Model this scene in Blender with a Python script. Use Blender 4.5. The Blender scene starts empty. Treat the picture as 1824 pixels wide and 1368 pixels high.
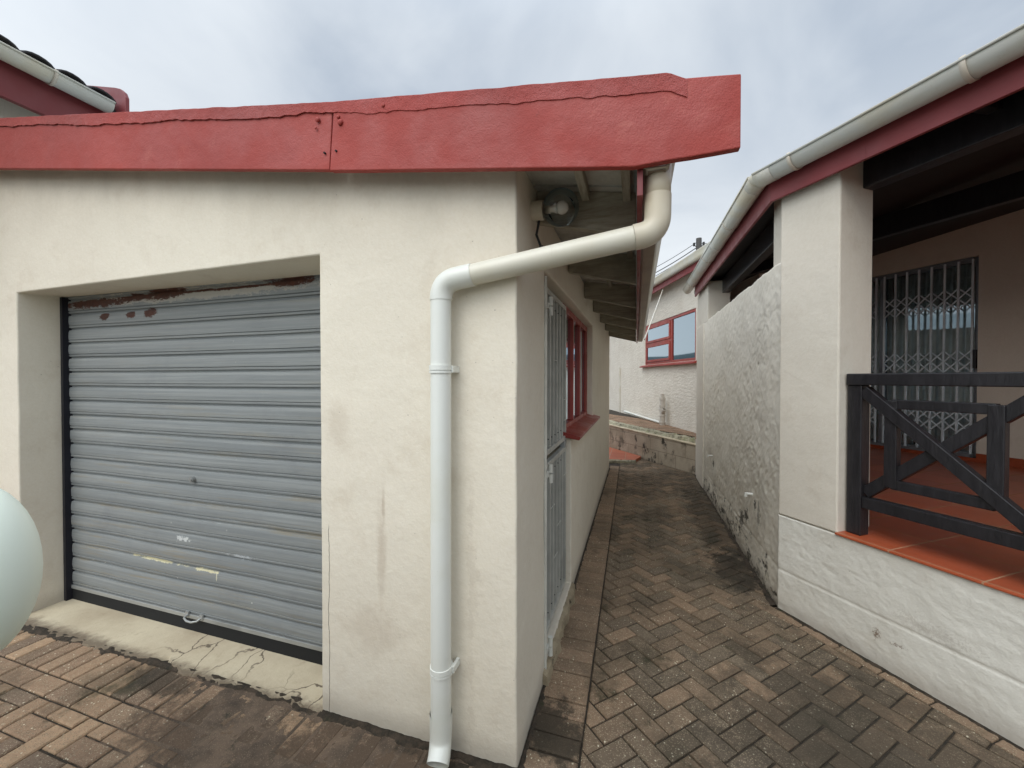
import bpy, bmesh, math, random
from mathutils import Vector, Matrix, noise
random.seed(7)
S = bpy.context.scene
COL = S.collection
R = math.radians

# ------------------------------------------------------------------ camera
cd = bpy.data.cameras.new('camera'); cam = bpy.data.objects.new('camera', cd); COL.objects.link(cam)
cam.location = (0, 0, 1.6); cam.rotation_euler = (R(90 - 0.73), 0, R(17.4))
cd.sensor_fit = 'HORIZONTAL'; cd.sensor_width = 36; cd.lens = 706 / 1824 * 36
cd.clip_start = 0.02; cd.clip_end = 500
S.camera = cam

# ------------------------------------------------------------------ light
SUN_DIR = Vector((-.28, -.80, .80)).normalized()          # towards the sun
sl = bpy.data.lights.new('sun', 'SUN'); sl.energy = 1.15; sl.angle = R(35); sl.color = (1, .95, .87)
so = bpy.data.objects.new('sun', sl); COL.objects.link(so)
so.rotation_euler = (-SUN_DIR).to_track_quat('-Z', 'Y').to_euler()
W = bpy.data.worlds.new('World'); S.world = W; W.use_nodes = True
wt = W.node_tree; wt.nodes.clear()
def wn(t, **k):
    n = wt.nodes.new(t)
    for a, b in k.items(): setattr(n, a, b)
    return n
def wm(op, a, b=None, c=None):
    n = wn('ShaderNodeMath', operation=op)
    for i, v in enumerate((a, b, c)):
        if v is None: continue
        if isinstance(v, (int, float)): n.inputs[i].default_value = v
        else: wt.links.new(v, n.inputs[i])
    return n.outputs[0]
tc = wn('ShaderNodeTexCoord')
sky = wn('ShaderNodeTexSky', sky_type='NISHITA', sun_disc=False)
sky.sun_elevation = math.asin(SUN_DIR.z); sky.sun_rotation = math.atan2(SUN_DIR.x, SUN_DIR.y)
sep = wn('ShaderNodeSeparateXYZ'); wt.links.new(tc.outputs['Generated'], sep.inputs[0])
den = wm('ADD', wm('MAXIMUM', sep.outputs[2], 0.0), 0.30)
cmb = wn('ShaderNodeCombineXYZ')
wt.links.new(wm('DIVIDE', sep.outputs[0], den), cmb.inputs[0]); wt.links.new(wm('DIVIDE', sep.outputs[1], den), cmb.inputs[1])
cn = wn('ShaderNodeTexNoise'); cn.inputs['Scale'].default_value = 1.7; cn.inputs['Detail'].default_value = 6; cn.inputs['Roughness'].default_value = .48
cn.inputs['Distortion'].default_value = .5
wt.links.new(cmb.outputs[0], cn.inputs['Vector'])
cr = wn('ShaderNodeValToRGB')
e = cr.color_ramp.elements
e[0].position = .36; e[0].color = (.47, .55, .66, 1); e[1].position = .64; e[1].color = (.86, .92, .98, 1)
wt.links.new(cn.outputs[0], cr.inputs[0])
# paler towards the horizon
hz = wn('ShaderNodeMapRange'); hz.inputs[1].default_value = .02; hz.inputs[2].default_value = .66; hz.inputs[3].default_value = 1.0; hz.inputs[4].default_value = 0
hz.interpolation_type = 'SMOOTHSTEP'; wt.links.new(sep.outputs[2], hz.inputs[0])
hm = wn('ShaderNodeMixRGB'); hm.inputs[2].default_value = (1.0, 1.04, 1.06, 1)
wt.links.new(hz.outputs[0], hm.inputs[0]); wt.links.new(cr.outputs[0], hm.inputs[1])
# brighter veil round the hidden sun and overhead
dp = wn('ShaderNodeVectorMath', operation='DOT_PRODUCT'); dp.inputs[1].default_value = tuple(SUN_DIR)
wt.links.new(tc.outputs['Generated'], dp.inputs[0])
gl = wn('ShaderNodeMapRange'); gl.inputs[1].default_value = .15; gl.inputs[2].default_value = 1; gl.inputs[3].default_value = 1; gl.inputs[4].default_value = 1.9
gl.interpolation_type = 'SMOOTHSTEP'; wt.links.new(dp.outputs['Value'], gl.inputs[0])
zn = wn('ShaderNodeMapRange'); zn.inputs[1].default_value = .62; zn.inputs[2].default_value = .95; zn.inputs[3].default_value = 1; zn.inputs[4].default_value = 1.9
zn.interpolation_type = 'SMOOTHSTEP'; wt.links.new(sep.outputs[2], zn.inputs[0])
br = wn('ShaderNodeVectorMath', operation='SCALE'); wt.links.new(hm.outputs[0], br.inputs[0]); wt.links.new(wm('MULTIPLY', gl.outputs[0], zn.outputs[0]), br.inputs['Scale'])
ns = wn('ShaderNodeVectorMath', operation='SCALE'); wt.links.new(sky.outputs[0], ns.inputs[0]); ns.inputs['Scale'].default_value = .08
mx = wn('ShaderNodeMixRGB'); mx.inputs[0].default_value = .88
wt.links.new(ns.outputs[0], mx.inputs[1]); wt.links.new(br.outputs[0], mx.inputs[2])
bg = wn('ShaderNodeBackground'); bg.inputs[1].default_value = 1.0
wt.links.new(mx.outputs[0], bg.inputs[0])
wo = wn('ShaderNodeOutputWorld'); wt.links.new(bg.outputs[0], wo.inputs[0])
S.view_settings.view_transform = 'Standard'; S.view_settings.look = 'None'; S.view_settings.gamma = 1
S.view_settings.exposure = 0.02
S.render.engine = 'CYCLES'

# ------------------------------------------------------------------ materials
class Mt:
    def __init__(s, name):
        s.m = bpy.data.materials.new(name); s.m.use_nodes = True; s.t = s.m.node_tree
        s.b = s.t.nodes['Principled BSDF']; s.p = None
    def n(s, t, **k):
        x = s.t.nodes.new(t)
        for a, b in k.items(): setattr(x, a, b)
        return x
    def put(s, sock, v):
        if isinstance(v, (int, float)): sock.default_value = v
        elif isinstance(v, (tuple, list)): sock.default_value = (*v, 1) if len(v) == 3 and sock.type == 'RGBA' else v
        else: s.t.links.new(v, sock)
    def pos(s):
        if s.p is None:
            g = s.n('ShaderNodeNewGeometry'); s.p = g.outputs['Position']
            q = s.n('ShaderNodeSeparateXYZ'); s.put(q.inputs[0], s.p); s.x, s.y, s.z = q.outputs
        return s.p
    def vscale(s, v3, rot=None):
        s.pos(); m = s.n('ShaderNodeMapping'); s.put(m.inputs[0], s.p); m.inputs['Scale'].default_value = v3
        if rot: m.inputs['Rotation'].default_value = rot
        return m.outputs[0]
    def noise(s, sc, det=4, ro=.5, v=None, dist=0):
        s.pos(); x = s.n('ShaderNodeTexNoise'); s.put(x.inputs['Vector'], v or s.p)
        x.inputs['Scale'].default_value = sc; x.inputs['Detail'].default_value = det; x.inputs['Roughness'].default_value = ro; x.inputs['Distortion'].default_value = dist
        return x.outputs[0]
    def vor(s, sc, v=None, feat='F1', out=0):
        s.pos(); x = s.n('ShaderNodeTexVoronoi', feature=feat); s.put(x.inputs['Vector'], v or s.p); x.inputs['Scale'].default_value = sc
        return x.outputs[out]
    def ma(s, op, a, b=None, c=None, clamp=False):
        x = s.n('ShaderNodeMath', operation=op, use_clamp=clamp)
        for i, v in enumerate((a, b, c)):
            if v is not None: s.put(x.inputs[i], v)
        return x.outputs[0]
    def step(s, v, lo, hi, a=0., b=1.):
        x = s.n('ShaderNodeMapRange', interpolation_type='SMOOTHSTEP'); s.put(x.inputs[0], v)
        for i, q in enumerate((lo, hi, a, b)): x.inputs[i + 1].default_value = q
        return x.outputs[0]
    def mix(s, f, a, b, mode='MIX'):
        x = s.n('ShaderNodeMixRGB', blend_type=mode); s.put(x.inputs[0], f); s.put(x.inputs[1], a); s.put(x.inputs[2], b)
        return x.outputs[0]
    def col(s, c): s.put(s.b.inputs['Base Color'], c); return s
    def rough(s, r): s.put(s.b.inputs['Roughness'], r); return s
    def bump(s, h, st=.3, d=.01, prev=None):
        x = s.n('ShaderNodeBump'); x.inputs['Strength'].default_value = st; x.inputs['Distance'].default_value = d; s.put(x.inputs['Height'], h)
        if prev is not None: s.put(x.inputs['Normal'], prev)
        s.t.links.new(x.outputs[0], s.b.inputs['Normal']); return x.outputs[0]
    def seg(s, a, b):
        """distance to a segment in the wall plane, a and b = (x, z)"""
        s.pos(); ax, az = a; bx, bz = b; L = (bx - ax) ** 2 + (bz - az) ** 2
        px = s.ma('SUBTRACT', s.x, ax); pz = s.ma('SUBTRACT', s.z, az)
        t = s.ma('DIVIDE', s.ma('ADD', s.ma('MULTIPLY', px, bx - ax), s.ma('MULTIPLY', pz, bz - az)), L, clamp=True)
        dx = s.ma('SUBTRACT', px, s.ma('MULTIPLY', t, bx - ax)); dz = s.ma('SUBTRACT', pz, s.ma('MULTIPLY', t, bz - az))
        return s.ma('SQRT', s.ma('ADD', s.ma('MULTIPLY', dx, dx), s.ma('MULTIPLY', dz, dz)))
    def spot(s, c, rx, rz):
        s.pos(); dx = s.ma('DIVIDE', s.ma('SUBTRACT', s.x, c[0]), rx); dz = s.ma('DIVIDE', s.ma('SUBTRACT', s.z, c[1]), rz)
        return s.ma('SQRT', s.ma('ADD', s.ma('MULTIPLY', dx, dx), s.ma('MULTIPLY', dz, dz)))

M = {}
def plaster(name, base, dark, bumps=.35, mould=0., streaks=True, grime=.35):
    k = Mt(name); n1 = k.noise(.9, 5, .6); n2 = k.noise(5, 6, .65); n3 = k.noise(60, 4, .6)
    c = k.mix(k.step(n1, .38, .66, 0, .55), base, dark)
    c = k.mix(k.step(n2, .52, .72, 0, .28), c, (dark[0] * .8, dark[1] * .74, dark[2] * .68))
    c = k.mix(k.step(n3, .3, .7, 0, .10), c, (.9, .9, .88), 'OVERLAY')
    if streaks:
        st = k.noise(1, 5, .7, k.vscale((9, 9, .55)))
        c = k.mix(k.ma('MULTIPLY', k.step(st, .60, .80), k.step(n1, .42, .6, 0, .22)), c, (.33, .24, .17))
    # specks and grime splashed up from the paving
    sp = k.vor(16); c = k.mix(k.ma('MULTIPLY', k.step(sp, .03, .055, .5, 0), k.step(n2, .45, .62)), c, (.16, .12, .09))
    k.pos(); gz = k.step(k.ma('ADD', k.z, k.ma('MULTIPLY', n2, .10)), .06, .19, grime, 0)
    c = k.mix(gz, c, (.16, .12, .09))
    if mould:
        mz = k.step(k.z, .0, .62, 1, 0); ml = k.noise(8, 8, .7, k.vscale((1, 1, 1.5)))
        th = k.ma('ADD', ml, k.ma('SUBTRACT', k.ma('MULTIPLY', mz, .24), .04))
        c = k.mix(k.step(th, .66, .80, 0, mould), c, (.035, .032, .025))
        c = k.mix(k.ma('MULTIPLY', k.step(k.noise(3, 6, .6), .35, .65), k.step(k.z, .1, 1.5, .28, .0)), c, (.30, .27, .21))
    k.col(c).rough(.82)
    h = k.ma('ADD', k.ma('MULTIPLY', k.noise(3, 3), 1.6), k.ma('ADD', k.ma('MULTIPLY', k.noise(14, 5, .6), .6), k.ma('MULTIPLY', k.noise(120, 3), .12)))
    k.bump(h, bumps, .02)
    k.b.inputs['Specular IOR Level'].default_value = .3
    return k
k = plaster('cream_plaster', (.75, .685, .565), (.69, .62, .505), .32)
# hairline crack beside the garage opening and rub marks, all with a shape of their own
k.pos()
cx = k.ma('ABSOLUTE', k.ma('SUBTRACT', k.ma('SUBTRACT', k.x, -1.392), k.ma('MULTIPLY', k.ma('SUBTRACT', k.noise(3.0, 5, .6, k.vscale((.01, .01, 1))), .5), .05)))
ck = k.ma('MULTIPLY', k.ma('MULTIPLY', k.step(cx, .001, .0028, .8, 0), k.step(k.z, .88, .92, 1, 0)), k.step(k.y, 1.54, 1.55, 1, 0))
base = k.b.inputs['Base Color'].links[0].from_socket
c = k.mix(ck, base, (.12, .09, .07))
for q, rx, rz, a in (((-1.10, .80), .035, .26, .30), ((-1.15, .45), .20, .16, .22), ((-1.09, 1.02), .012, .10, .38), ((-1.34, 1.38), .10, .16, .2)):
    d = k.ma('ADD', k.spot(q, rx, rz), k.ma('MULTIPLY', k.ma('SUBTRACT', k.noise(22, 5, .7), .5), 1.1))
    c = k.mix(k.ma('MULTIPLY', k.step(d, .2, 1, a, 0), k.step(k.y, 1.54, 1.55, 1, 0)), c, (.33, .23, .15))
spk = k.vor(7.5, k.vscale((1, 1, .8))); c = k.mix(k.ma('MULTIPLY', k.step(spk, .012, .022, .8, 0), k.step(k.noise(2, 2), .45, .5)), c, (.12, .08, .05))
ch = k.ma('ADD', k.ma('ABSOLUTE', k.ma('SUBTRACT', k.x, -.66)), k.ma('MULTIPLY', k.ma('SUBTRACT', k.noise(9, 7, .7), .5), .22)); c = k.mix(k.ma('MULTIPLY', k.ma('MULTIPLY', k.step(ch, .002, .010, .16, 0), k.step(k.z, 1.0, 1.3, 1, 0)), k.step(k.y, 1.54, 1.55, 1, 0)), c, (.40, .33, .25))
# overhang shade painted into the wall colour below the fascia board, with some grime
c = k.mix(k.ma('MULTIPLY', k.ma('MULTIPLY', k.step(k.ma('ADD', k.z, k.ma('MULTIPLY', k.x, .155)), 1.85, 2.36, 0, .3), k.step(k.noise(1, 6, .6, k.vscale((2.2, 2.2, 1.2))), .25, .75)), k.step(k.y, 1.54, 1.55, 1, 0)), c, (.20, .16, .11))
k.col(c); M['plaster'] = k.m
M['plaster_r'] = plaster('pale_plaster', (.72, .665, .565), (.65, .59, .495), .3, grime=.15).m
k = plaster('trowelled_plaster', (.83, .78, .67), (.74, .69, .58), .4, mould=.95, grime=.5); c = k.b.inputs['Base Color'].links[0].from_socket
for (py, pz), ry, rz, a in (((3.72, .56), .05, .07, .9), ((4.0, .38), .10, .10, .85), ((4.15, .30), .16, .12, .8), ((3.62, .50), .06, .16, .5), ((5.6, .52), .08, .08, .8)):
    dy = k.ma('DIVIDE', k.ma('SUBTRACT', k.y, py), ry); dz = k.ma('DIVIDE', k.ma('SUBTRACT', k.z, pz), rz); d = k.ma('SQRT', k.ma('ADD', k.ma('MULTIPLY', dy, dy), k.ma('MULTIPLY', dz, dz)))
    c = k.mix(k.step(k.ma('ADD', d, k.ma('MULTIPLY', k.ma('SUBTRACT', k.noise(26, 8, .8), .5), 3.5)), .45, .62, a, 0), c, (.03, .027, .02))
k.col(c); M['rough'] = k.m
k = plaster('plinth_plaster', (.74, .715, .635), (.66, .63, .55), .5, grime=.4)
c = k.b.inputs['Base Color'].links[0].from_socket
k.pos()
for q, rx, rz, a in (((1.286, .175), .016, .035, .8), ((1.345, .170), .026, .014, .8), ((1.42, .33), .12, .06, .18)):
    d = k.ma('ADD', k.spot(q, rx, rz), k.ma('MULTIPLY', k.ma('SUBTRACT', k.noise(85, 7, .85), .5), 7)); c = k.mix(k.step(d, .3, .5, a, 0), c, (.17, .10, .06))
k.col(c); M['plinth'] = k.m
M['inner'] = plaster('veranda_wall_paint', (.68, .59, .48), (.62, .53, .43), .2, grime=0).m
# bagged brick wall
k = Mt('bagged_brick'); k.pos()
dw = k.ma('ADD', k.ma('MULTIPLY', k.x, -.325), k.ma('MULTIPLY', k.y, .946))
cb = k.n('ShaderNodeCombineXYZ'); k.put(cb.inputs[0], dw); k.put(cb.inputs[1], k.z)
bt = k.n('ShaderNodeTexBrick'); k.put(bt.inputs['Vector'], cb.outputs[0]); bt.inputs['Scale'].default_value = 1
bt.inputs['Brick Width'].default_value = .23; bt.inputs['Row Height'].default_value = .085; bt.inputs['Mortar Size'].default_value = .008; bt.inputs['Mortar Smooth'].default_value = .9
c = k.mix(k.step(k.noise(2.5, 5, .6), .35, .7, 0, .5), (.74, .69, .60), (.62, .56, .47)); k.col(c).rough(.85)
b1 = k.bump(bt.outputs['Fac'], -.7, .02); k.bump(k.noise(9, 6, .65, k.vscale((1, 1, 2.5))), .7, .03, b1); M['brick'] = k.m

def paint(name, c0, c1, ro=.45, bs=.25, chip=None, sc=18):
    k = Mt(name); c = k.mix(k.step(k.noise(1.3, 5, .6), .35, .68), c0, c1)
    c = k.mix(k.step(k.noise(sc * 2, 5, .7), .62, .75, 0, .35), c, tuple(x * .55 for x in c0))
    if chip:
        c = k.mix(k.step(k.noise(sc, 7, .75), .67, .72, 0, .8), c, chip)
    k.col(c); k.rough(k.step(k.noise(6, 4), .3, .7, ro - .08, ro + .12))
    k.bump(k.ma('ADD', k.noise(sc, 6, .6), k.ma('MULTIPLY', k.noise(sc * 9, 3), .3)), bs, .01); return k
k = paint('red_fascia_paint', (.38, .050, .036), (.31, .040, .030), .6, .5)
c = k.b.inputs['Base Color'].links[0].from_socket
wv = k.noise(4, 7, .75, dist=1.5)
c = k.mix(k.step(wv, .58, .70, 0, .35), c, (.50, .14, .10)); c = k.mix(k.step(k.noise(.8, 5, .6), .4, .65, 0, .55), c, (.28, .038, .03))
c = k.mix(k.step(k.noise(9, 8, .8), .64, .70, 0, .5), c, (.20, .035, .028))
k.col(c); M['red'] = k.m
M['red_flash'] = paint('red_bitumen_flashing', (.35, .047, .036), (.27, .037, .028), .62, .9, sc=26).m
M['red_dark'] = paint('maroon_fascia_paint', (.25, .042, .045), (.19, .034, .036), .5, .2).m
M['red_win'] = paint('red_timber_paint', (.33, .045, .03), (.26, .035, .025), .38, .3).m
def wood(name, c0, c1, ax=(1, 12, 12), ro=.7):
    k = Mt(name); g = k.noise(4, 7, .7, k.vscale(ax)); c = k.mix(k.step(g, .35, .68), c0, c1)
    c = k.mix(k.step(k.noise(3, 6, .7), .5, .72, 0, .5), c, tuple(x * .5 for x in c0)); k.col(c).rough(ro); k.bump(g, .4, .008); return k.m
M['rafter'] = wood('weathered_rafter_paint', (.42, .39, .31), (.27, .24, .18), (1.5, 12, 12))
M['rafter_y'] = wood('weathered_batten_paint', (.42, .39, .31), (.27, .24, .18), (12, 1.5, 12))
M['board'] = wood('pale_ceiling_board', (.56, .54, .49), (.44, .42, .37), (3, 3, 3))
M['dark_wood'] = wood('dark_stained_timber', (.014, .013, .015), (.024, .022, .025), (9, 9, 2), .34)
M['dark_ceiling'] = wood('dark_ceiling_board', (.012, .010, .010), (.02, .016, .015), (1, 14, 1), .6)
def plastic(name, c0, c1, ro=.35, stain=.3):
    k = Mt(name); c = k.mix(k.step(k.noise(2.5, 5, .6), .4, .68), c0, c1)
    c = k.mix(k.step(k.noise(1, 6, .7, k.vscale((22, 22, 2))), .60, .82, 0, stain), c, (.36, .25, .13))
    c = k.mix(k.step(k.vor(45), .02, .07, .35, 0), c, (.25, .22, .17))
    k.col(c).rough(ro); k.bump(k.noise(40, 4), .08, .004); return k.m
M['pvc'] = plastic('cream_pvc', (.75, .76, .71), (.70, .70, .62), .32, .25)
M['pvc_cream'] = plastic('cream_pipe', (.70, .67, .57), (.66, .62, .50), .36, .4)
M['pvc_grey'] = plastic('grey_pipe', (.54, .50, .44), (.46, .42, .36), .5, .4)
M['pvc_old'] = plastic('yellowed_pvc', (.66, .61, .50), (.60, .53, .40), .38, .5)
M['gutter'] = plastic('pale_gutter_paint', (.62, .61, .55), (.60, .55, .43), .42, .6)
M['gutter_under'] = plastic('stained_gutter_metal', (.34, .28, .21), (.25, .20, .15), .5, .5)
M['clip'] = plastic('gutter_clip_plastic', (.62, .56, .47), (.55, .48, .38), .4, .5)
# roller door
k = Mt('weathered_roller_steel'); k.pos()
st = k.noise(1, 5, .7, k.vscale((.8, .8, 60)))
c = k.mix(k.step(st, .35, .7), (.205, .22, .222), (.28, .293, .288))
c = k.mix(k.ma('MULTIPLY', k.step(k.noise(1, 5, .7, k.vscale((1.3, 1.3, 26))), .52, .72, 0, .6), k.step(k.z, .3, 1.7, 1.5, .35)), c, (.27, .235, .17))
c = k.mix(k.step(k.noise(2.2, 6, .7), .52, .74, 0, .45), c, (.17, .18, .19))
nz = k.ma('MULTIPLY', k.ma('SUBTRACT', k.noise(24, 9, .85, k.vscale((.6, 1, 1.3))), .5), 3.4)
rust = None
for q, rx, rz in (((-3.60, 2.125), .36, .034), ((-3.16, 2.14), .26, .03), ((-2.90, 2.15), .20, .045), ((-3.489, 2.030), .060, .024), ((-3.211, 2.030), .055, .024), ((-3.03, 2.036), .07, .034), ((-1.86, 2.155), .20, .034), ((-2.3, 2.145), .34, .012), ((-2.62, 2.148), .34, .012)):
    d = k.step(k.ma('ADD', k.spot(q, rx, rz), nz), .75, .95, 1, 0); rust = d if rust is None else k.ma('MAXIMUM', rust, d)
c = k.mix(k.step(k.ma('ADD', k.spot((-2.8, 2.135), 1.1, .045), nz), .8, 1, .55, 0), c, (.52, .47, .40))
c = k.mix(rust, c, k.mix(k.noise(30, 4), (.025, .014, .012), (.12, .035, .016)))
sm = k.ma('MULTIPLY', k.ma('SUBTRACT', k.noise(26, 7, .8), .5), .04)
d1 = k.ma('ADD', k.ma('ADD', k.seg((-3.24, .418), (-2.45, .405)), sm), k.ma('MULTIPLY', k.step(k.noise(5, 3), .45, .62), .009)); c = k.mix(k.step(d1, .003, .008, .85, 0), c, (.72, .66, .42))
d2 = k.ma('ADD', k.spot((-2.74, .585), .10, .028), k.ma('MULTIPLY', sm, 80)); c = k.mix(k.step(d2, .45, .6, .75, 0), c, (.66, .68, .66))
d3 = k.ma('ADD', k.spot((-2.25, .53), .42, .045), k.ma('MULTIPLY', sm, 40)); c = k.mix(k.step(d3, .12, .28, .6, 0), c, (.62, .66, .68))
drip = k.ma('ADD', k.seg((-2.46, .40), (-2.46, .36)), sm); c = k.mix(k.step(drip, .002, .005, .7, 0), c, (.72, .68, .5))
spk = k.vor(9); c = k.mix(k.ma('MULTIPLY', k.step(spk, .04, .06, .7, 0), k.step(k.z, .3, .9, 1, .15)), c, (.66, .66, .6))
k.col(c).rough(k.step(st, .3, .7, .55, .7)); k.b.inputs['Specular IOR Level'].default_value = .35
k.bump(k.noise(1, 4, .6, k.vscale((2, 2, 40))), .12, .004); M['roller'] = k.m
def simple(name, c, ro=.5, me=0., bs=.1, sc=40, var=.25):
    k = Mt(name); k.col(k.mix(k.step(k.noise(sc / 8, 5, .6), .35, .7), c, tuple(x * (1 - var) for x in c))).rough(ro); k.b.inputs['Metallic'].default_value = me
    k.bump(k.noise(sc, 4), bs, .004); return k.m
M['steel'] = simple('galvanised_steel', (.42, .43, .42), .45, .5)
M['gate'] = simple('grey_gate_paint', (.50, .49, .44), .55, .0)
M['gate_light'] = simple('pale_gate_paint', (.68, .67, .60), .5, .0)
M['black'] = simple('black_rubber', (.004, .005, .006), .8)
M['guide'] = simple('dark_guide_channel', (.02, .02, .03), .5, .4)
M['alu'] = simple('aluminium_frame', (.30, .32, .34), .4, .5)
M['trellis'] = simple('grey_trellis_paint', (.76, .82, .84), .4)
M['door_in'] = simple('dark_green_timber', (.05, .06, .055), .5)
M['room'] = simple('dim_room_wall', (.50, .47, .42), .9)
M['curtain'] = simple('grey_curtain_cloth', (.85, .84, .78), .9)
M['roof'] = simple('dark_roof_tile', (.035, .032, .034), .7)
M['roof_metal'] = simple('grey_roof_sheet', (.45, .50, .49), .5, .1)
M['pole'] = simple('grey_weathered_pole', (.09, .085, .08), .8)
M['cable'] = simple('dark_cable', (.03, .03, .035), .6)
M['white'] = simple('car_enamel', (.86, .94, .82), .55, 0, .0, 10, .03)
M['tyre'] = simple('tyre_rubber', (.02, .02, .02), .8)
M['bulb'] = simple('milky_bulb_glass', (.78, .77, .72), .15)
M['cap'] = simple('insulator_black', (.02, .02, .02), .5)
def glass(name, tint, ro=.02, tr=.6, fm=1.3):
    k = Mt(name); t = k.t; out = t.nodes['Material Output']
    g = k.n('ShaderNodeBsdfGlossy'); g.inputs['Roughness'].default_value = ro; g.inputs['Color'].default_value = (.75, .88, .98, 1)
    tp = k.n('ShaderNodeBsdfTransparent'); tp.inputs['Color'].default_value = (*tint, 1)
    fr = k.n('ShaderNodeFresnel'); fr.inputs['IOR'].default_value = 1.5
    x = k.n('ShaderNodeMixShader'); k.put(x.inputs[0], k.ma('ADD', k.ma('MULTIPLY', fr.outputs[0], fm), tr, clamp=True)); t.links.new(tp.outputs[0], x.inputs[1]); t.links.new(g.outputs[0], x.inputs[2])
    t.links.new(x.outputs[0], out.inputs[0]); return k.m
M['glass'] = glass('window_glass', (.93, .96, .96), .01, .06)
M['glass_mirror'] = glass('reflecting_window_glass', (.35, .45, .5), .03, .38)
M['globe'] = glass('clear_globe_glass', (.97, .97, .96), .02, .0, 1.0)
# terracotta
def tiles(name, c0, c1, o, u, size, gr, ro=.33):
    k = Mt(name); k.pos(); v = (-u[1], u[0])
    a = k.ma('ADD', k.ma('MULTIPLY', k.ma('SUBTRACT', k.x, o[0]), u[0]), k.ma('MULTIPLY', k.ma('SUBTRACT', k.y, o[1]), u[1]))
    b = k.ma('ADD', k.ma('MULTIPLY', k.ma('SUBTRACT', k.x, o[0]), v[0]), k.ma('MULTIPLY', k.ma('SUBTRACT', k.y, o[1]), v[1]))
    def ed(q):
        f = k.ma('FRACT', k.ma('DIVIDE', q, size)); return k.ma('MULTIPLY', k.ma('MINIMUM', f, k.ma('SUBTRACT', 1, f)), size)
    e_ = k.ma('MINIMUM', ed(a), ed(b)); cell = k.n('ShaderNodeCombineXYZ')
    k.put(cell.inputs[0], k.ma('FLOOR', k.ma('DIVIDE', a, size))); k.put(cell.inputs[1], k.ma('FLOOR', k.ma('DIVIDE', b, size)))
    wnz = k.n('ShaderNodeTexWhiteNoise'); k.put(wnz.inputs[0], cell.outputs[0])
    c = k.mix(wnz.outputs[0], c0, c1); c = k.mix(k.step(k.noise(7, 6, .65), .4, .7, 0, .4), c, tuple(x * .62 for x in c0))
    g = k.step(e_, .0025, .0045, 1, 0); c = k.mix(g, c, gr); k.col(c); k.rough(k.mix(g, (ro,) * 3, (.9,) * 3)); k.bump(g, -.4, .003); return k.m
PD = Vector((.585, -.811, 0)).normalized(); PN = Vector((PD.y * -1, PD.x, 0)).normalized()   # along the veranda, into the veranda
PC = Vector((.948, 3.18, 0))
M['tile'] = tiles('terracotta_tiles', (.45, .098, .038), (.35, .072, .030), (PC.x + PD.x * .64, PC.y + PD.y * .64), (PD.x, PD.y), .355, (.42, .24, .14))
M['tile_step'] = tiles('terracotta_step_tiles', (.48, .14, .07), (.38, .10, .05), (-.2, 7.7), (1, 0), .30, (.4, .3, .22), .6)
M['skirt'] = simple('terracotta_skirting', (.36, .07, .025), .4)
# brick pavers
def paver(name, pal, dirtpos=None, moss=0., dirt=.5):
    k = Mt(name); k.pos(); at = k.n('ShaderNodeAttribute', attribute_name='tone'); f = at.outputs['Fac']
    r = k.n('ShaderNodeValToRGB'); el = r.color_ramp.elements
    el[0].position = 0; el[0].color = (*pal[0], 1); el[1].position = 1; el[1].color = (*pal[-1], 1)
    for i, p in enumerate(pal[1:-1]): q = el.new((i + 1) / (len(pal) - 1)); q.color = (*p, 1)
    k.put(r.inputs[0], f); c = r.outputs[0]
    c = k.mix(k.step(k.noise(28, 6, .7), .35, .72, 0, .5), c, k.mix(.5, c, (.05, .035, .025)))
    # exposed grit
    v1 = k.n('ShaderNodeTexVoronoi'); k.put(v1.inputs['Vector'], k.p); v1.inputs['Scale'].default_value = 165
    sel = k.n('ShaderNodeSeparateColor'); k.put(sel.inputs[0], v1.outputs['Color'])
    g1 = k.ma('MULTIPLY', k.step(v1.outputs['Distance'], .30, .48, 1, 0), k.step(sel.outputs[0], .45, .60))
    c = k.mix(k.ma('MULTIPLY', g1, .8), c, (.42, .34, .23))
    v2 = k.n('ShaderNodeTexVoronoi'); k.put(v2.inputs['Vector'], k.p); v2.inputs['Scale'].default_value = 70
    s2 = k.n('ShaderNodeSeparateColor'); k.put(s2.inputs[0], v2.outputs['Color'])
    c = k.mix(k.ma('MULTIPLY', k.step(v2.outputs['Distance'], .20, .30, 1, 0), k.step(s2.outputs[1], .88, .92, 0, .8)), c, (.75, .68, .50))
    g3 = k.ma('MULTIPLY', k.step(v1.outputs['Distance'], .2, .4, 1, 0), k.step(sel.outputs[2], .62, .75)); c = k.mix(k.ma('MULTIPLY', g3, .6), c, (.03, .025, .02))
    dn = k.noise(1.6, 7, .68); c = k.mix(k.step(dn, .46, .62, 0, dirt * .6), c, (.048, .040, .026)); c = k.mix(k.step(k.noise(3.3, 7, .7), .56, .68, 0, dirt * .9), c, (.030, .032, .016))
    if dirtpos:
        for (px, py, rx, ry, a, cc) in dirtpos:
            dx = k.ma('DIVIDE', k.ma('SUBTRACT', k.x, px), rx); dy = k.ma('DIVIDE', k.ma('SUBTRACT', k.y, py), ry)
            d = k.ma('SQRT', k.ma('ADD', k.ma('MULTIPLY', dx, dx), k.ma('MULTIPLY', dy, dy)))
            d = k.ma('ADD', d, k.ma('MULTIPLY', k.ma('SUBTRACT', k.noise(5.5, 9, .8), .5), 3.0)); c = k.mix(k.step(d, .45, .95, a, 0), c, cc)
    k.col(c).rough(.86)
    k.bump(k.ma('ADD', k.noise(160, 4, .6), k.ma('ADD', k.ma('MULTIPLY', g1, .7), k.ma('MULTIPLY', k.noise(20, 5), 1.2))), .6, .004)
    k.b.inputs['Specular IOR Level'].default_value = .25; return k.m
DK = (.030, .026, .019); BR = (.075, .052, .036)
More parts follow.
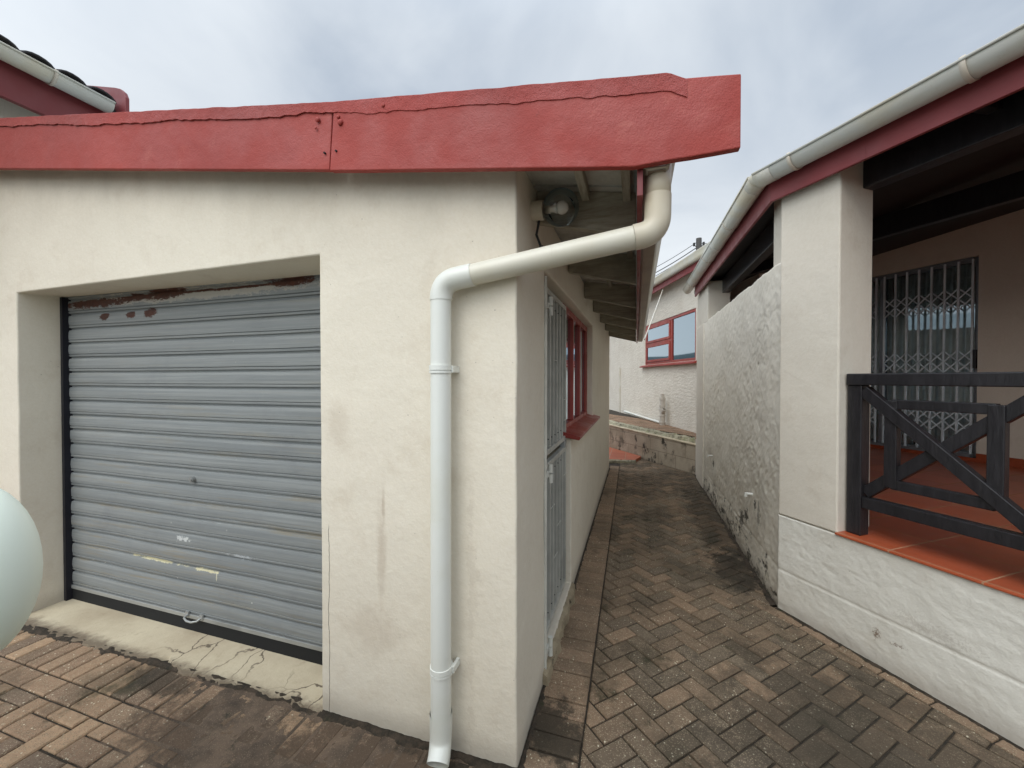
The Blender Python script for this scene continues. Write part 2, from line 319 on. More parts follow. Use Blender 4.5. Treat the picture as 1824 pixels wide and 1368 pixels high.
M['pave_path'] = paver('mossy_path_pavers', ((.125, .095, .067), (.20, .142, .095), (.145, .112, .078), (.25, .172, .112), (.168, .128, .088), (.31, .21, .135), (.155, .12, .085), (.20, .155, .108)),
    [(.86, 5.0, .36, 2.0, .62, DK), (.80, 3.75, .26, .55, .75, DK), (.7, 6.7, .9, 1.0, .35, DK), (1.0, 2.0, .9, .9, .55, (.045, .038, .028)), (.4, 1.3, .7, .35, .45, DK), (-.1, 1.35, .25, .35, .7, DK)], dirt=.8)
M['pave_edge'] = paver('path_edging_pavers', ((.20, .145, .097), (.28, .192, .125), (.235, .165, .11), (.33, .225, .148)),
    [(-.35, 1.75, .25, .22, .85, DK), (-.35, 1.15, .2, .3, .5, DK)], dirt=.55)
M['pave_drive'] = paver('driveway_pavers', ((.15, .105, .075), (.38, .25, .155), (.28, .185, .12), (.45, .30, .185), (.19, .135, .095), (.34, .22, .14)),
    [(-1.0, 1.35, .75, .34, .85, BR), (-.75, 1.05, .5, .35, .6, BR), (-1.85, 1.28, .5, .22, .7, BR), (-.62, 1.47, .35, .07, .9, DK), (-2.4, 1.43, .35, .10, .7, DK), (-2.9, .75, .3, .2, .4, DK)], dirt=.7)
M['pave_far'] = paver('terrace_pavers', ((.26, .16, .10), (.36, .23, .15), (.20, .13, .09)), dirt=.4)
M['hill'] = simple('distant_hill_scrub', (.07, .10, .10), .95, sc=.4)
k = Mt('dark_earth'); k.col(k.mix(k.step(k.noise(30, 6, .7), .35, .7), (.022, .018, .012), (.06, .045, .03))).rough(.95); k.bump(k.noise(70, 6, .7), .8, .01); M['earth'] = k.m
k = Mt('crusted_soil'); c = k.mix(k.step(k.noise(18, 7, .75), .35, .68), (.03, .024, .015), (.085, .06, .04)); c = k.mix(k.step(k.noise(6, 5, .6), .58, .7, 0, .7), c, (.035, .045, .014))
k.col(c).rough(.95); k.bump(k.noise(60, 7, .8), 1, .015); M['soil'] = k.m
k = Mt('washed_soil'); c = k.mix(k.step(k.noise(5, 7, .72), .36, .64), (.065, .047, .033), (.155, .108, .073)); c = k.mix(k.step(k.noise(9, 6, .7), .56, .68, 0, .8), c, (.024, .024, .014)); v1 = k.vor(130); c = k.mix(k.step(v1, .12, .3, .55, 0), c, (.30, .23, .15))
k.col(c).rough(.93); k.bump(k.noise(90, 7, .8), .8, .006); M['washed_soil'] = k.m
k = Mt('cream_screed'); k.pos()
c = k.mix(k.step(k.noise(2.5, 6, .65), .35, .7), (.60, .52, .37), (.47, .39, .27)); c = k.mix(k.step(k.noise(12, 7, .7), .55, .75, 0, .5), c, (.30, .22, .14))
ce = k.n('ShaderNodeTexVoronoi', feature='DISTANCE_TO_EDGE'); 
wp = k.n('ShaderNodeVectorMath', operation='ADD'); ws = k.n('ShaderNodeTexNoise'); k.put(ws.inputs['Vector'], k.p); ws.inputs['Scale'].default_value = 9; ws.inputs['Detail'].default_value = 5
sc_ = k.n('ShaderNodeVectorMath', operation='SCALE'); k.put(sc_.inputs[0], ws.outputs['Color']); sc_.inputs['Scale'].default_value = .12
k.put(wp.inputs[0], k.p); k.put(wp.inputs[1], sc_.outputs[0]); k.put(ce.inputs['Vector'], wp.outputs[0]); ce.inputs['Scale'].default_value = 4.2
cm = k.ma('MULTIPLY', k.step(ce.outputs['Distance'], .006, .022, 1, 0), k.ma('MULTIPLY', k.step(k.x, -2.75, -2.5), k.step(k.noise(1.8, 2), .42, .52)))
c = k.mix(k.ma('MULTIPLY', cm, .85), c, (.09, .065, .045)); c = k.mix(k.step(k.ma('ADD', k.y, k.ma('MULTIPLY', k.noise(16, 6, .7), .12)), 1.56, 1.64, .85, 0), c, (.12, .085, .055))
k.col(c).rough(.88); b1 = k.bump(cm, -.6, .006); k.bump(k.noise(45, 6, .7), .4, .006, b1); M['screed'] = k.m
k = Mt('mouldy_block'); k.pos(); c = k.mix(k.step(k.noise(3, 5), .35, .7), (.44, .37, .28), (.33, .275, .20))
dw = k.ma('ADD', k.ma('MULTIPLY', k.x, .607), k.ma('MULTIPLY', k.y, -.794)); cb = k.n('ShaderNodeCombineXYZ'); k.put(cb.inputs[0], dw); k.put(cb.inputs[1], k.z)
bt = k.n('ShaderNodeTexBrick'); k.put(bt.inputs['Vector'], cb.outputs[0]); bt.inputs['Scale'].default_value = 1
bt.inputs['Brick Width'].default_value = .45; bt.inputs['Row Height'].default_value = .235; bt.inputs['Mortar Size'].default_value = .006
c = k.mix(k.ma('MULTIPLY', bt.outputs['Fac'], .6), c, (.14, .11, .08)); mo = k.noise(1, 7, .72, k.vscale((5, 5, 3))); c = k.mix(k.ma('MULTIPLY', k.step(mo, .49, .58, 0, .95), k.step(k.noise(2.1, 3), .42, .58, .12, 1)), c, (.022, .018, .014))
k.col(c).rough(.9); b1 = k.bump(bt.outputs['Fac'], -.5, .01); k.bump(k.noise(18, 6, .7), .6, .012, b1); M['block'] = k.m
k = Mt('lichened_mortar'); c = k.mix(k.step(k.noise(9, 6, .7), .38, .66), (.46, .42, .30), (.24, .22, .15)); c = k.mix(k.step(k.noise(14, 7, .75), .56, .66, 0, .9), c, (.04, .035, .025)); c = k.mix(k.step(k.noise(5, 4), .55, .68, 0, .5), c, (.30, .33, .16))
k.col(c).rough(.92); k.bump(k.noise(26, 7, .75), 1, .02); M['mortar'] = k.m
k = Mt('cracked_threshold_stone'); c = k.mix(k.step(k.noise(6, 6, .7), .38, .66), (.40, .33, .22), (.25, .20, .13)); c = k.mix(k.step(k.noise(9, 7, .75), .58, .66, 0, .9), c, (.035, .03, .02))
k.col(c).rough(.92); k.bump(k.noise(16, 7, .75), 1, .02); M['thresh'] = k.m

# ------------------------------------------------------------------ mesh helpers
class MB:
    def __init__(s): s.bm = bmesh.new()
    def quadbox(s, P):
        """8 points: bottom 4 (ccw), top 4"""
        v = [s.bm.verts.new(p) for p in P]
        for f in ((3, 2, 1, 0), (4, 5, 6, 7), (0, 1, 5, 4), (1, 2, 6, 5), (2, 3, 7, 6), (3, 0, 4, 7)): s.bm.faces.new([v[i] for i in f])
        return s
    def box(s, x0, x1, y0, y1, z0, z1):
        return s.quadbox([(x0, y0, z0), (x1, y0, z0), (x1, y1, z0), (x0, y1, z0), (x0, y0, z1), (x1, y0, z1), (x1, y1, z1), (x0, y1, z1)])
    def obox(s, o, u, v, w):
        """o origin, three edge vectors"""
        o, u, v, w = map(Vector, (o, u, v, w))
        return s.quadbox([o, o + u, o + u + v, o + v, o + w, o + u + w, o + u + v + w, o + v + w])
    def bar(s, a, b, up, wd, th):
        """rectangular bar from a to b; wd across (perp. to up and axis), th along up"""
        a, b, up = Vector(a), Vector(b), Vector(up); d = (b - a).normalized(); sd = d.cross(up).normalized(); up = sd.cross(d).normalized()
        return s.obox(a - sd * wd / 2 - up * th / 2, b - a, sd * wd, up * th)
    def prism(s, poly, ext):
        """poly: list of 3d points, ext: vector"""
        ext = Vector(ext); a = [s.bm.verts.new(p) for p in poly]; b = [s.bm.verts.new(Vector(p) + ext) for p in poly]; n = len(a)
        s.bm.faces.new(a[::-1]); s.bm.faces.new(b)
        for i in range(n): s.bm.faces.new((a[i], a[(i + 1) % n], b[(i + 1) % n], b[i]))
        return s
    def tube(s, pts, rad, n=24, cap=True, arc=None):
        """swept circle through pts; rad number or list"""
        pts = [Vector(p) for p in pts]
        if len(pts) == 2 and not isinstance(rad, (list, tuple)) and (pts[1] - pts[0]).length > .3: pts = [pts[0].lerp(pts[1], i / 12) for i in range(13)]
        N = len(pts); rad = rad if isinstance(rad, (list, tuple)) else [rad] * N
        rings = []; ref = None
        for i, p in enumerate(pts):
            t = ((pts[min(i + 1, N - 1)] - p).normalized() + (p - pts[max(i - 1, 0)]).normalized()).normalized()
            if ref is None:
                ref = Vector((0, 0, 1)) if abs(t.z) < .9 else Vector((0, 1, 0))
            u = ref.cross(t).normalized(); w = t.cross(u).normalized(); ref = w
            rings.append([s.bm.verts.new(p + (u * math.cos(2 * math.pi * j / n) + w * math.sin(2 * math.pi * j / n)) * rad[i]) for j in range(n)])
        for a, b in zip(rings, rings[1:]):
            for j in range(n):
                f = s.bm.faces.new((a[j], a[(j + 1) % n], b[(j + 1) % n], b[j])); f.smooth = True
        if cap:
            for q_ in (rings[0][::-1], rings[-1]): s.bm.faces.new([s.bm.verts.new(v.co) for v in q_])
        return s
    def ball(s, c, r, sx=1, sy=1, sz=1, n=24, rot=None):
        q = bmesh.ops.create_uvsphere(s.bm, u_segments=n, v_segments=n // 2, radius=r)
        m = Matrix.Translation(c) @ (rot or Matrix()) @ Matrix.Diagonal((sx, sy, sz, 1))
        bmesh.ops.transform(s.bm, matrix=m, verts=q['verts'])
        for v in q['verts']:
            for f in v.link_faces: f.smooth = True
        return s
    def sweep(s, prof, a, b, na, up=(0, 0, 1), closed=False):
        """open 2-d profile (n,u) swept from a to b, given thickness by build(solid=)"""
        a, b = Vector(a), Vector(b); na, up = Vector(na), Vector(up)
        A = [s.bm.verts.new(a + na * p[0] + up * p[1]) for p in prof]; B = [s.bm.verts.new(b + na * p[0] + up * p[1]) for p in prof]
        n = len(prof)
        for i in range(n if closed else n - 1):
            j = (i + 1) % n; f = s.bm.faces.new((A[i], B[i], B[j], A[j])); f.smooth = not closed
        return s

def setp(o, label=None, cat=None, group=None, kind=None):
    for a, b in (('label', label), ('category', cat), ('group', group), ('kind', kind)):
        if b: o[a] = b
    return o
def build(name, mb, mat, parent=None, bevel=0, solid=0, smooth=False, recalc=True):
    bm = mb.bm
    if recalc: bmesh.ops.recalc_face_normals(bm, faces=bm.faces)
    me = bpy.data.meshes.new(name); bm.to_mesh(me); bm.free()
    if smooth:
        for p in me.polygons: p.use_smooth = True
    me.materials.append(M[mat] if isinstance(mat, str) else mat)
    o = bpy.data.objects.new(name, me); COL.objects.link(o)
    if parent:
        o.parent = parent
        if parent.type == 'EMPTY': o.matrix_parent_inverse = Matrix.Translation(-parent.location)
    if solid:
        m = o.modifiers.new('s', 'SOLIDIFY'); m.thickness = solid; m.offset = 0
    if bevel:
        m = o.modifiers.new('b', 'BEVEL'); m.width = bevel; m.segments = 2; m.limit_method = 'ANGLE'; m.angle_limit = R(40)
    return o
def thing(name, loc, label, cat, group=None):
    o = bpy.data.objects.new(name, None); COL.objects.link(o); o.location = loc; o.empty_display_size = .2
    return setp(o, label, cat, group)
def struct(name, mb, mat, **k):
    return setp(build(name, mb, mat, **k), kind='structure')
def Vp(s, off, z): return PC + PD * s + PN * off + Vector((0, 0, z))
def fbm(x, y, z=0): return noise.fractal(Vector((x, y, z)), 1.0, 2.0, 4)

# ------------------------------------------------------------------ ground and paving
m = MB(); m.box(-160, 160, -160, 160, -.5, -.011); struct('ground', m, 'earth')
m = MB(); rg = []
for i in range(181):
    t = 2 * math.pi * i / 180; q = Vector((math.cos(t), math.sin(t), 0)); h = 15 + 7 * fbm(q.x * 2.2, q.y * 2.2, 4) + 1.5 * fbm(q.x * 9, q.y * 9, 2)
    rg.append([m.bm.verts.new(q * d + Vector((0, 0, z))) for d, z in ((130, -1), (165, h * .35), (200, h * .8), (230, h), (300, -2))])
for a, b in zip(rg, rg[1:]):
    for j in range(4): f = m.bm.faces.new((a[j], b[j], b[j + 1], a[j + 1])); f.smooth = True
struct('hills', m, 'hill')
def clip(poly, a, b, c):
    """keep a*x+b*y<=c"""
    out = []
    for i in range(len(poly)):
        p, q = poly[i], poly[(i + 1) % len(poly)]; fp = a * p[0] + b * p[1] - c; fq = a * q[0] + b * q[1] - c
        if fp <= 0: out.append(p)
        if (fp < 0 < fq) or (fq < 0 < fp):
            t = fp / (fp - fq); out.append((p[0] + (q[0] - p[0]) * t, p[1] + (q[1] - p[1]) * t))
    return out
def inset(poly, d):
    n = len(poly); area = sum(poly[i][0] * poly[(i + 1) % n][1] - poly[(i + 1) % n][0] * poly[i][1] for i in range(n))
    if area < 0: poly = poly[::-1]
    out = list(poly)
    for i in range(n):
        p, q = poly[i], poly[(i + 1) % n]; L = math.hypot(q[0] - p[0], q[1] - p[1])
        if L < 1e-5: continue
        nx, ny = (q[1] - p[1]) / L, -(q[0] - p[0]) / L           # outward
        out = clip(out, nx, ny, nx * p[0] + ny * p[1] - d)
        if len(out) < 3: return None
    return out
def dedupe(p):
    o = []
    for q in p:
        if not o or math.hypot(q[0] - o[-1][0], q[1] - o[-1][1]) > 1e-4: o.append(q)
    if len(o) > 1 and math.hypot(o[0][0] - o[-1][0], o[0][1] - o[-1][1]) < 1e-4: o.pop()
    return o
class Pave:
    def __init__(s): s.bm = bmesh.new(); s.l = s.bm.loops.layers.float_color.new('tone')
    def brick(s, poly, z=0, planes=()):
        for pl in planes:
            poly = clip(poly, *pl)
            if len(poly) < 3: return
        poly = dedupe(poly)
        if len(poly) < 3: return
        a = inset(poly, .0034 + random.random() * .0018)
        if not a: return
        b = inset(a, .006)
        if not b: return
        a, b = dedupe(a), dedupe(b)
        if len(a) < 3 or len(b) < 3: return
        # a slight settling of each brick
        cx = sum(p[0] for p in b) / len(b); cy = sum(p[1] for p in b) / len(b)
        tx, ty = random.gauss(0, .006), random.gauss(0, .006); dz = random.gauss(0, .0013) + z + .004 * fbm(cx * .8, cy * .8)
        tone = min(1, max(0, random.random() * .8 + .25 * (.5 + fbm(cx * .7, cy * .7, 5)))); t = (tone,) * 3 + (1,)
        h = lambda p: dz + tx * (p[0] - cx) + ty * (p[1] - cy)
        top = [s.bm.verts.new((p[0], p[1], h(p))) for p in b]; rim = [s.bm.verts.new((p[0], p[1], h(p) - .006)) for p in a]; bot = [s.bm.verts.new((p[0], p[1], z - .03)) for p in a]
        fs = [s.bm.faces.new(top)]
        if len(a) == len(b):
            for i in range(len(a)):
                j = (i + 1) % len(a); fs.append(s.bm.faces.new((rim[i], rim[j], top[j], top[i])))
        else: fs.append(s.bm.faces.new([s.bm.verts.new((p[0], p[1], h(p) - .006)) for p in a]))
        for i in range(len(a)):
            j = (i + 1) % len(a); fs.append(s.bm.faces.new((bot[i], bot[j], rim[j], rim[i])))
        for f in fs:
            for lp in f.loops: lp[s.l] = t
def herring(P, o, ang, size, rng, planes, keep, z=0):
    c, s_ = math.cos(ang), math.sin(ang)
    for i in range(-rng, rng):
        for j in range(-rng, rng):
            t = (i - j) % 4
            if t == 0: w, h = 2, 1
            elif t == 3: w, h = 1, 2
            else: continue
            q = [(i, j), (i + w, j), (i + w, j + h), (i, j + h)]
            q = [(o[0] + size * (x * c - y * s_), o[1] + size * (x * s_ + y * c)) for x, y in q]
            mx_, my_ = sum(p[0] for p in q) / 4, sum(p[1] for p in q) / 4
            if keep(mx_, my_): P.brick(q, z, planes(mx_, my_))
PAVR = []
# main herringbone of the path
P = Pave(); EX = -.215
sil = lambda x, y: (x - PC.x) * PN.x + (y - PC.y) * PN.y       # distance beyond the veranda face
def kp(x, y):
    if not (-.4 < x < 4 and -.9 < y < 9.3): return False
    if y > 3.3 and x > 1.05: return False
    if y <= 3.3 and sil(x, y) > .1: return False
    return True
def pp(x, y):
    r = [(-1, -.011, -EX - .011 * 1.2)]
    if y < 3.3 and x > 1.0: r.append((PN.x, PN.y, PN.x * PC.x + PN.y * PC.y - .075))
    return r
herring(P, (-.126, 1.893), R(45), .0975, 90, pp, kp)
struct('path', P, 'pave_path', recalc=False)
# edging course along the garage wall and sliver course along the veranda plinth
P = Pave(); y = -1.0
while y < 7.45:
    w = .098; e0 = EX - .011 * (y - 1.2)
    P.brick([(-.455 + random.gauss(0, .002), y), (e0, y), (e0 - .001, y + w), (-.455, y + w)], .001); y += w
s = -.02
while s < 3.6:
    L = .215; q = [Vp(s, -.072, 0), Vp(s + L, -.072, 0), Vp(s + L, .03, 0), Vp(s, .03, 0)]; P.brick([(p.x, p.y) for p in q], .0); s += L
struct('path_edging', P, 'pave_edge', recalc=False)
# driveway: soldier course by the slab, right-angled herringbone before it
P = Pave(); x = -6.0
while x < -.5:
    P.brick([(x, 1.285), (min(x + .105, -.46), 1.285), (min(x + .105, -.46), 1.50), (x, 1.50)], .001); x += .105
x = -6.0
while x < -.5:
    P.brick([(x, 1.18), (min(x + .21, -.46), 1.18), (min(x + .21, -.46), 1.285), (x, 1.285)], 0); x += .21
herring(P, (-2.06, .10), 0, .101, 76, lambda x, y: [(1, 0, -.46), (0, 1, 1.18)], lambda x, y: -6.6 < x < -.3 and -1.6 < y < 1.3)
struct('driveway', P, 'pave_drive', recalc=False)
# irregular crust of soil along the foot of the walls
def crust(name, a, b, w, h, mat='soil', n=160, seed=0, side=1):
    a, b = Vector(a), Vector(b); d = (b - a).normalized(); nn = Vector((d.y, -d.x, 0)) * side; m = MB(); L = (b - a).length; rows = []
    for i in range(n + 1):
        p = a + (b - a) * i / n; ww = w * (.55 + .9 * abs(fbm(p.x * 5 + seed, p.y * 5, 1))) + .012 * fbm(p.x * 40, p.y * 40, seed); hh = h * (.6 + .8 * abs(fbm(p.x * 9, p.y * 9, seed + 3)))
        rows.append([m.bm.verts.new(p + nn * (ww * t) + Vector((0, 0, z))) for t, z in ((-.25, -.012), (-.05, hh), (.35, hh * .75), (.75, hh * .35), (1, -.012))])
    for r0, r1 in zip(rows, rows[1:]):
        for k_ in range(4): f = m.bm.faces.new((r0[k_], r1[k_], r1[k_ + 1], r0[k_ + 1])); f.smooth = True
    return setp(build(name, m, mat), kind='structure')
crust('soil_crust', (-1.44, 1.53, 0), (-.45, 1.53, 0), .055, .012, seed=2, n=300)
crust('soil_crust', (-.455, 1.50, 0), (-.455, 2.02, 0), .035, .010, seed=4)
crust('soil_crust', (-.455, 2.95, 0), (-.455, 7.3, 0), .022, .008, seed=5, n=300)
crust('soil_crust', (.95, 7.2, 0), (.943, 3.19, 0), .05, .012, seed=6, n=300)
crust('soil_crust', Vp(0, .0, 0), Vp(3, 0, 0), .03, .008, seed=8, n=240)
m = MB(); nx_, ny_ = 130, 60; gg = []
for i in range(nx_ + 1):
    x = -2.35 + 1.92 * i / nx_; row = []
    for j in range(ny_ + 1):
        y = .72 + .86 * j / ny_; d = max(0, min(1, (y - .85 - .25 * max(0, -1.3 - x) - .25 * fbm(x * 2.2, y * 2.2, 3)) / .35))
        row.append(m.bm.verts.new((x, y, -.012 + .0118 * d + .0045 * fbm(x * 6, y * 6, 2) + .002 * fbm(x * 40, y * 40, 1))))
    gg.append(row)
for a, b in zip(gg, gg[1:]):
    for j in range(ny_): f = m.bm.faces.new((a[j], b[j], b[j + 1], a[j + 1])); f.smooth = True
struct('soil', m, 'washed_soil')
# screed slab in the garage opening
m = MB(); pts = []
xs = [-3.93 + i * (2.50 / 150) for i in range(151)]
ed = lambda x: 1.475 + .05 * (x + 3.9) / 2.5 + .028 * fbm(x * 5, 3) + .018 * fbm(x * 21, 8) + (.06 * math.exp(-((x + 2.55) / .07) ** 2))
top, frt, bk = [], [], []
for x in xs:
    y = ed(x); frt.append(m.bm.verts.new((x, y - .008, -.01))); top.append(m.bm.verts.new((x, y + .004, .010 + .003 * fbm(x * 8, 1)))); bk.append(m.bm.verts.new((x, 1.86, .008)))
for i in range(150):
    m.bm.faces.new((frt[i], frt[i + 1], top[i + 1], top[i])); m.bm.faces.new((top[i], top[i + 1], bk[i + 1], bk[i]))
struct('concrete_slab', m, 'screed')
crust('soil_crust', (-3.9, 1.49, 0), (-1.42, 1.55, 0), .05, .013, seed=12, n=260)

# ------------------------------------------------------------------ garage
G = thing('garage', (-2.2, 1.6, 0), 'low cream plastered garage with roller door and broad red fascia board', 'garage')
WT = 2.50                                                   # wall top at the corner; rises to the left
def cells(m, us, zs, holes, o, u, n, th, ztop=None):
    o, u, n = Vector(o), Vector(u), Vector(n); ins = lambda i, j: not any(a <= (us[i] + us[i + 1]) / 2 <= b and c_ <= (zs[j] + zs[j + 1]) / 2 <= d_ for a, b, c_, d_ in holes)
    V = {}
    def v(i, j, k_):
        if (i, j, k_) not in V:
            z = zs[j] + (ztop(us[i]) if ztop and j == len(zs) - 1 else 0); V[i, j, k_] = m.bm.verts.new(o + u * us[i] + Vector((0, 0, z)) - n * th * k_)
        return V[i, j, k_]
    I, J = len(us) - 1, len(zs) - 1; ok = lambda i, j: 0 <= i < I and 0 <= j < J and ins(i, j)
    for i in range(I):
        for j in range(J):
            if not ok(i, j): continue
            for k_ in (0, 1): m.bm.faces.new([v(a, b, k_) for a, b in ((i, j), (i + 1, j), (i + 1, j + 1), (i, j + 1))])
            for (di, dj, a, b) in ((-1, 0, (i, j), (i, j + 1)), (1, 0, (i + 1, j), (i + 1, j + 1)), (0, -1, (i, j), (i + 1, j)), (0, 1, (i, j + 1), (i + 1, j + 1))):
                if not ok(i + di, j + dj): m.bm.faces.new((v(*a, 0), v(*b, 0), v(*b, 1), v(*a, 1)))
m = MB(); ZS = [0, .07, 1.19, 2.17, 2.19, WT]; ZS[0] = -.03
cells(m, [-6.5, -3.92, -1.44, -.70, -.46], ZS, [(-3.92, -1.44, -1, 2.19)], (0, 1.53, 0), (1, 0, 0), (0, -1, 0), .26, lambda x: -.152 * (x + .46))
cells(m, [1.79, 2.04, 2.95, 4.46, 7.32], ZS, [(2.04, 2.95, .07, 2.17), (2.95, 4.46, 1.19, 2.17)], (-.46, 0, 0), (0, 1, 0), (1, 0, 0), .24, lambda y: -.02 if y < 1.8 else -.02)
# same height at the shared corner
bmesh.ops.remove_doubles(m.bm, verts=m.bm.verts, dist=.021)
seen = {}
for f in list(m.bm.faces):
    key = frozenset(v.index for v in f.verts) if False else frozenset(f.verts); seen.setdefault(key, []).append(f)
for fs in seen.values():
    if len(fs) > 1: bmesh.ops.delete(m.bm, geom=fs, context='FACES_ONLY')
bmesh.ops.recalc_face_normals(m.bm, faces=m.bm.faces)
be = []
for e_ in m.bm.edges:
    a, b = e_.verts
    if len(e_.link_faces) == 2 and e_.calc_face_angle(0) > .5 and max(a.co.z, b.co.z) > .1: be.append(e_)
# cut long edges so the arrises can wander a little
bmesh.ops.subdivide_edges(m.bm, edges=[e_ for e_ in be if e_.calc_length() > .5], cuts=24, use_grid_fill=False)
for v in m.bm.verts:
    d = .0035 * fbm(v.co.x * 4, v.co.y * 4, v.co.z * 3.3)
    if abs(v.co.y - 1.53) < .001: v.co.y += d * .6
    if abs(v.co.x + .46) < .001: v.co.x += d
be = [e_ for e_ in m.bm.edges if len(e_.link_faces) == 2 and e_.calc_face_angle(0) > .5]
bmesh.ops.bevel(m.bm, geom=be, offset=.011, segments=3, affect='EDGES', profile=.6, clamp_overlap=True)
bmesh.ops.triangulate(m.bm, faces=[f for f in m.bm.faces if len(f.verts) > 4])
for f in m.bm.faces: f.smooth = False
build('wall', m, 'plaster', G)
# garage interior behind: plain inner skins so nothing looks through
m = MB(); m.box(-6.5, -.71, 7.08, 7.32, -.03, 2.44); build('wall', m, 'plaster', G)
m = MB(); m.box(-6.5, -6.26, 1.80, 7.07, -.03, 3.2); build('wall', m, 'plaster', G)
# rendered lump under the near jamb (mortar fillet on the door frame edge)
# roof sheet
m = MB(); rz = lambda x: 2.475 + .152 * -x
m.prism([(-6.6, 1.45, rz(-6.6)), (.06, 1.45, rz(.06)), (.06, 1.45, rz(.06) + .03), (-6.6, 1.45, rz(-6.6) + .03)], (0, 5.95, 0)); build('roof', m, 'roof_metal', G)
# ceiling boards between the rafters and the battens
m = MB(); y = 1.46
zc = lambda x: 2.425 - .152 * x
for (ya, yb) in ((1.46, 1.78), (1.80, 2.70), (2.715, 3.6), (3.615, 4.5), (4.515, 5.4), (5.415, 6.3), (6.315, 7.38)):
    m.prism([(-.70, ya, zc(-.70)), (-.012, ya, zc(-.012)), (-.012, ya, zc(-.012) + .015), (-.70, ya, zc(-.70) + .015)], (0, yb - ya, 0))
build('soffit_board', m, 'board', G)
for y in (1.84, 2.76, 3.68, 4.46, 5.30, 6.2, 7.05):
    m = MB(); h = .17
    m.prism([(-.455, y, zc(-.455) - h + .02), (-.004, y, zc(0) - h - .025), (-.004, y, zc(0) - .002), (-.455, y, zc(-.455) - .002)], (0, .045, 0)); build('rafter', m, 'rafter', G, bevel=.003)
for x in (-.24, -.06):
    m = MB(); m.box(x, x + .035, 1.455, 1.838, zc(x) - .05, zc(x) - .003); build('batten', m, 'rafter_y', G, bevel=.003)
    for a, b in ((1.887, 2.758), (2.807, 3.678), (3.727, 4.458)):
        m = MB(); m.box(x, x + .035, a, b, zc(x) - .04, zc(x) - .003); build('batten', m, 'rafter_y', G, bevel=.003)
# rake fascia: two boards and a lapped, lumpy flashing on the top edge
FB = [(-6.6, 3.36), (-3.79, 2.914), (-1.281, 2.512)]; FT = [(-6.6, 3.70), (-3.78, 3.205), (-1.262, 2.781)]
def wavy(pts, n, amp, sd):
    out = []
    for (a, b) in zip(pts, pts[1:]):
        for i in range(n): t = i / n; x = a[0] + (b[0] - a[0]) * t; out.append((x, a[1] + (b[1] - a[1]) * t + amp * fbm(x * 7, sd)))
    out.append(pts[-1]); return out
def board(b_, t_, y0, y1, name, mat, parent, amp=.0015, n=40, bev=.004):
    m = MB(); lo = wavy(b_, n, amp, 1); hi = wavy(t_, n, amp, 2)
    A = [[m.bm.verts.new((x, y, z)) for x, z in lo] for y in (y0, y1)]; B = [[m.bm.verts.new((x, y, z)) for x, z in hi] for y in (y0, y1)]
    for i in range(len(lo) - 1):
        m.bm.faces.new((A[0][i], A[0][i + 1], B[0][i + 1], B[0][i])); m.bm.faces.new((A[1][i], B[1][i], B[1][i + 1], A[1][i + 1]))
        m.bm.faces.new((A[0][i], A[1][i], A[1][i + 1], A[0][i + 1])); m.bm.faces.new((B[0][i], B[0][i + 1], B[1][i + 1], B[1][i]))
    for i in (0, -1): m.bm.faces.new((A[0][i], B[0][i], B[1][i], A[1][i]))
    return build(name, m, mat, parent, bevel=bev)
F1 = board(FB, FT, 1.422, 1.448, 'fascia_board', 'red', G)
F2 = board([(-1.275, 2.506), (-.012, 2.322), (.312, 2.330)], [(-1.252, 2.780), (-.012, 2.606), (.312, 2.562)], 1.418, 1.446, 'fascia_board', 'red', G)
# flashing strip
m = MB(); n = 420; x0, x1 = -6.6, .155; rows = []
zt = lambda x: (2.790 + (x + 1.27) * -.1675 if x < -1.27 else 2.790 + (x + 1.27) * -.1375) + (.010 if x < .10 else .010 - (x - .10) * .45)
for i in range(n + 1):
    x = x0 + (x1 - x0) * i / n; lump = .003 * abs(fbm(x * 6, 4)) + .003 * abs(fbm(x * 23, 5)); fr = min(1, (x1 - x) / .5)
    wz = (.045 + .022 * (.5 + fbm(x * 1.3, 9)) + .012 * fbm(x * 6, 2) + .005 * fbm(x * 30, 3)) * (.8 if x > -.9 else 1.0)
    if x > -.9: wz = .062 + .012 * fbm(x * 4, 2) + .005 * fbm(x * 22, 3) - .0 * x
    t = zt(x) + .003 * fbm(x * 9, 7)
    rows.append([m.bm.verts.new((x, yy, zz)) for yy, zz in ((1.46, t + .001), (1.4172, t), (1.4164, t - .002), (1.4160, t - wz * .5), (1.4152 - lump * .6, t - wz * .98), (1.4185, t - wz))])
for r0, r1 in zip(rows, rows[1:]):
    for k_ in range(5): f = m.bm.faces.new((r0[k_], r1[k_], r1[k_ + 1], r0[k_ + 1]))
for r_ in (rows[0], rows[-1]): m.bm.faces.new(r_)
build('flashing', m, 'red_flash', F1)
for (x, z, r) in ((-1.335, 2.735, .011), (-1.345, 2.70, .006), (-1.215, 2.70, .013), (-1.225, 2.725, .008), (-1.0, 2.728, .008)):
    m = MB(); m.ball((x, 1.414, z), r, 1, .6, 1, 14); build('bolt', m, 'red', F2)
for (x, z) in ((-1.30, 2.585), (-1.238, 2.583)):
    m = MB(); m.tube([(x, 1.4125, z), (x, 1.425, z)], .0045, 10); build('nail_hole', m, 'black', F2)
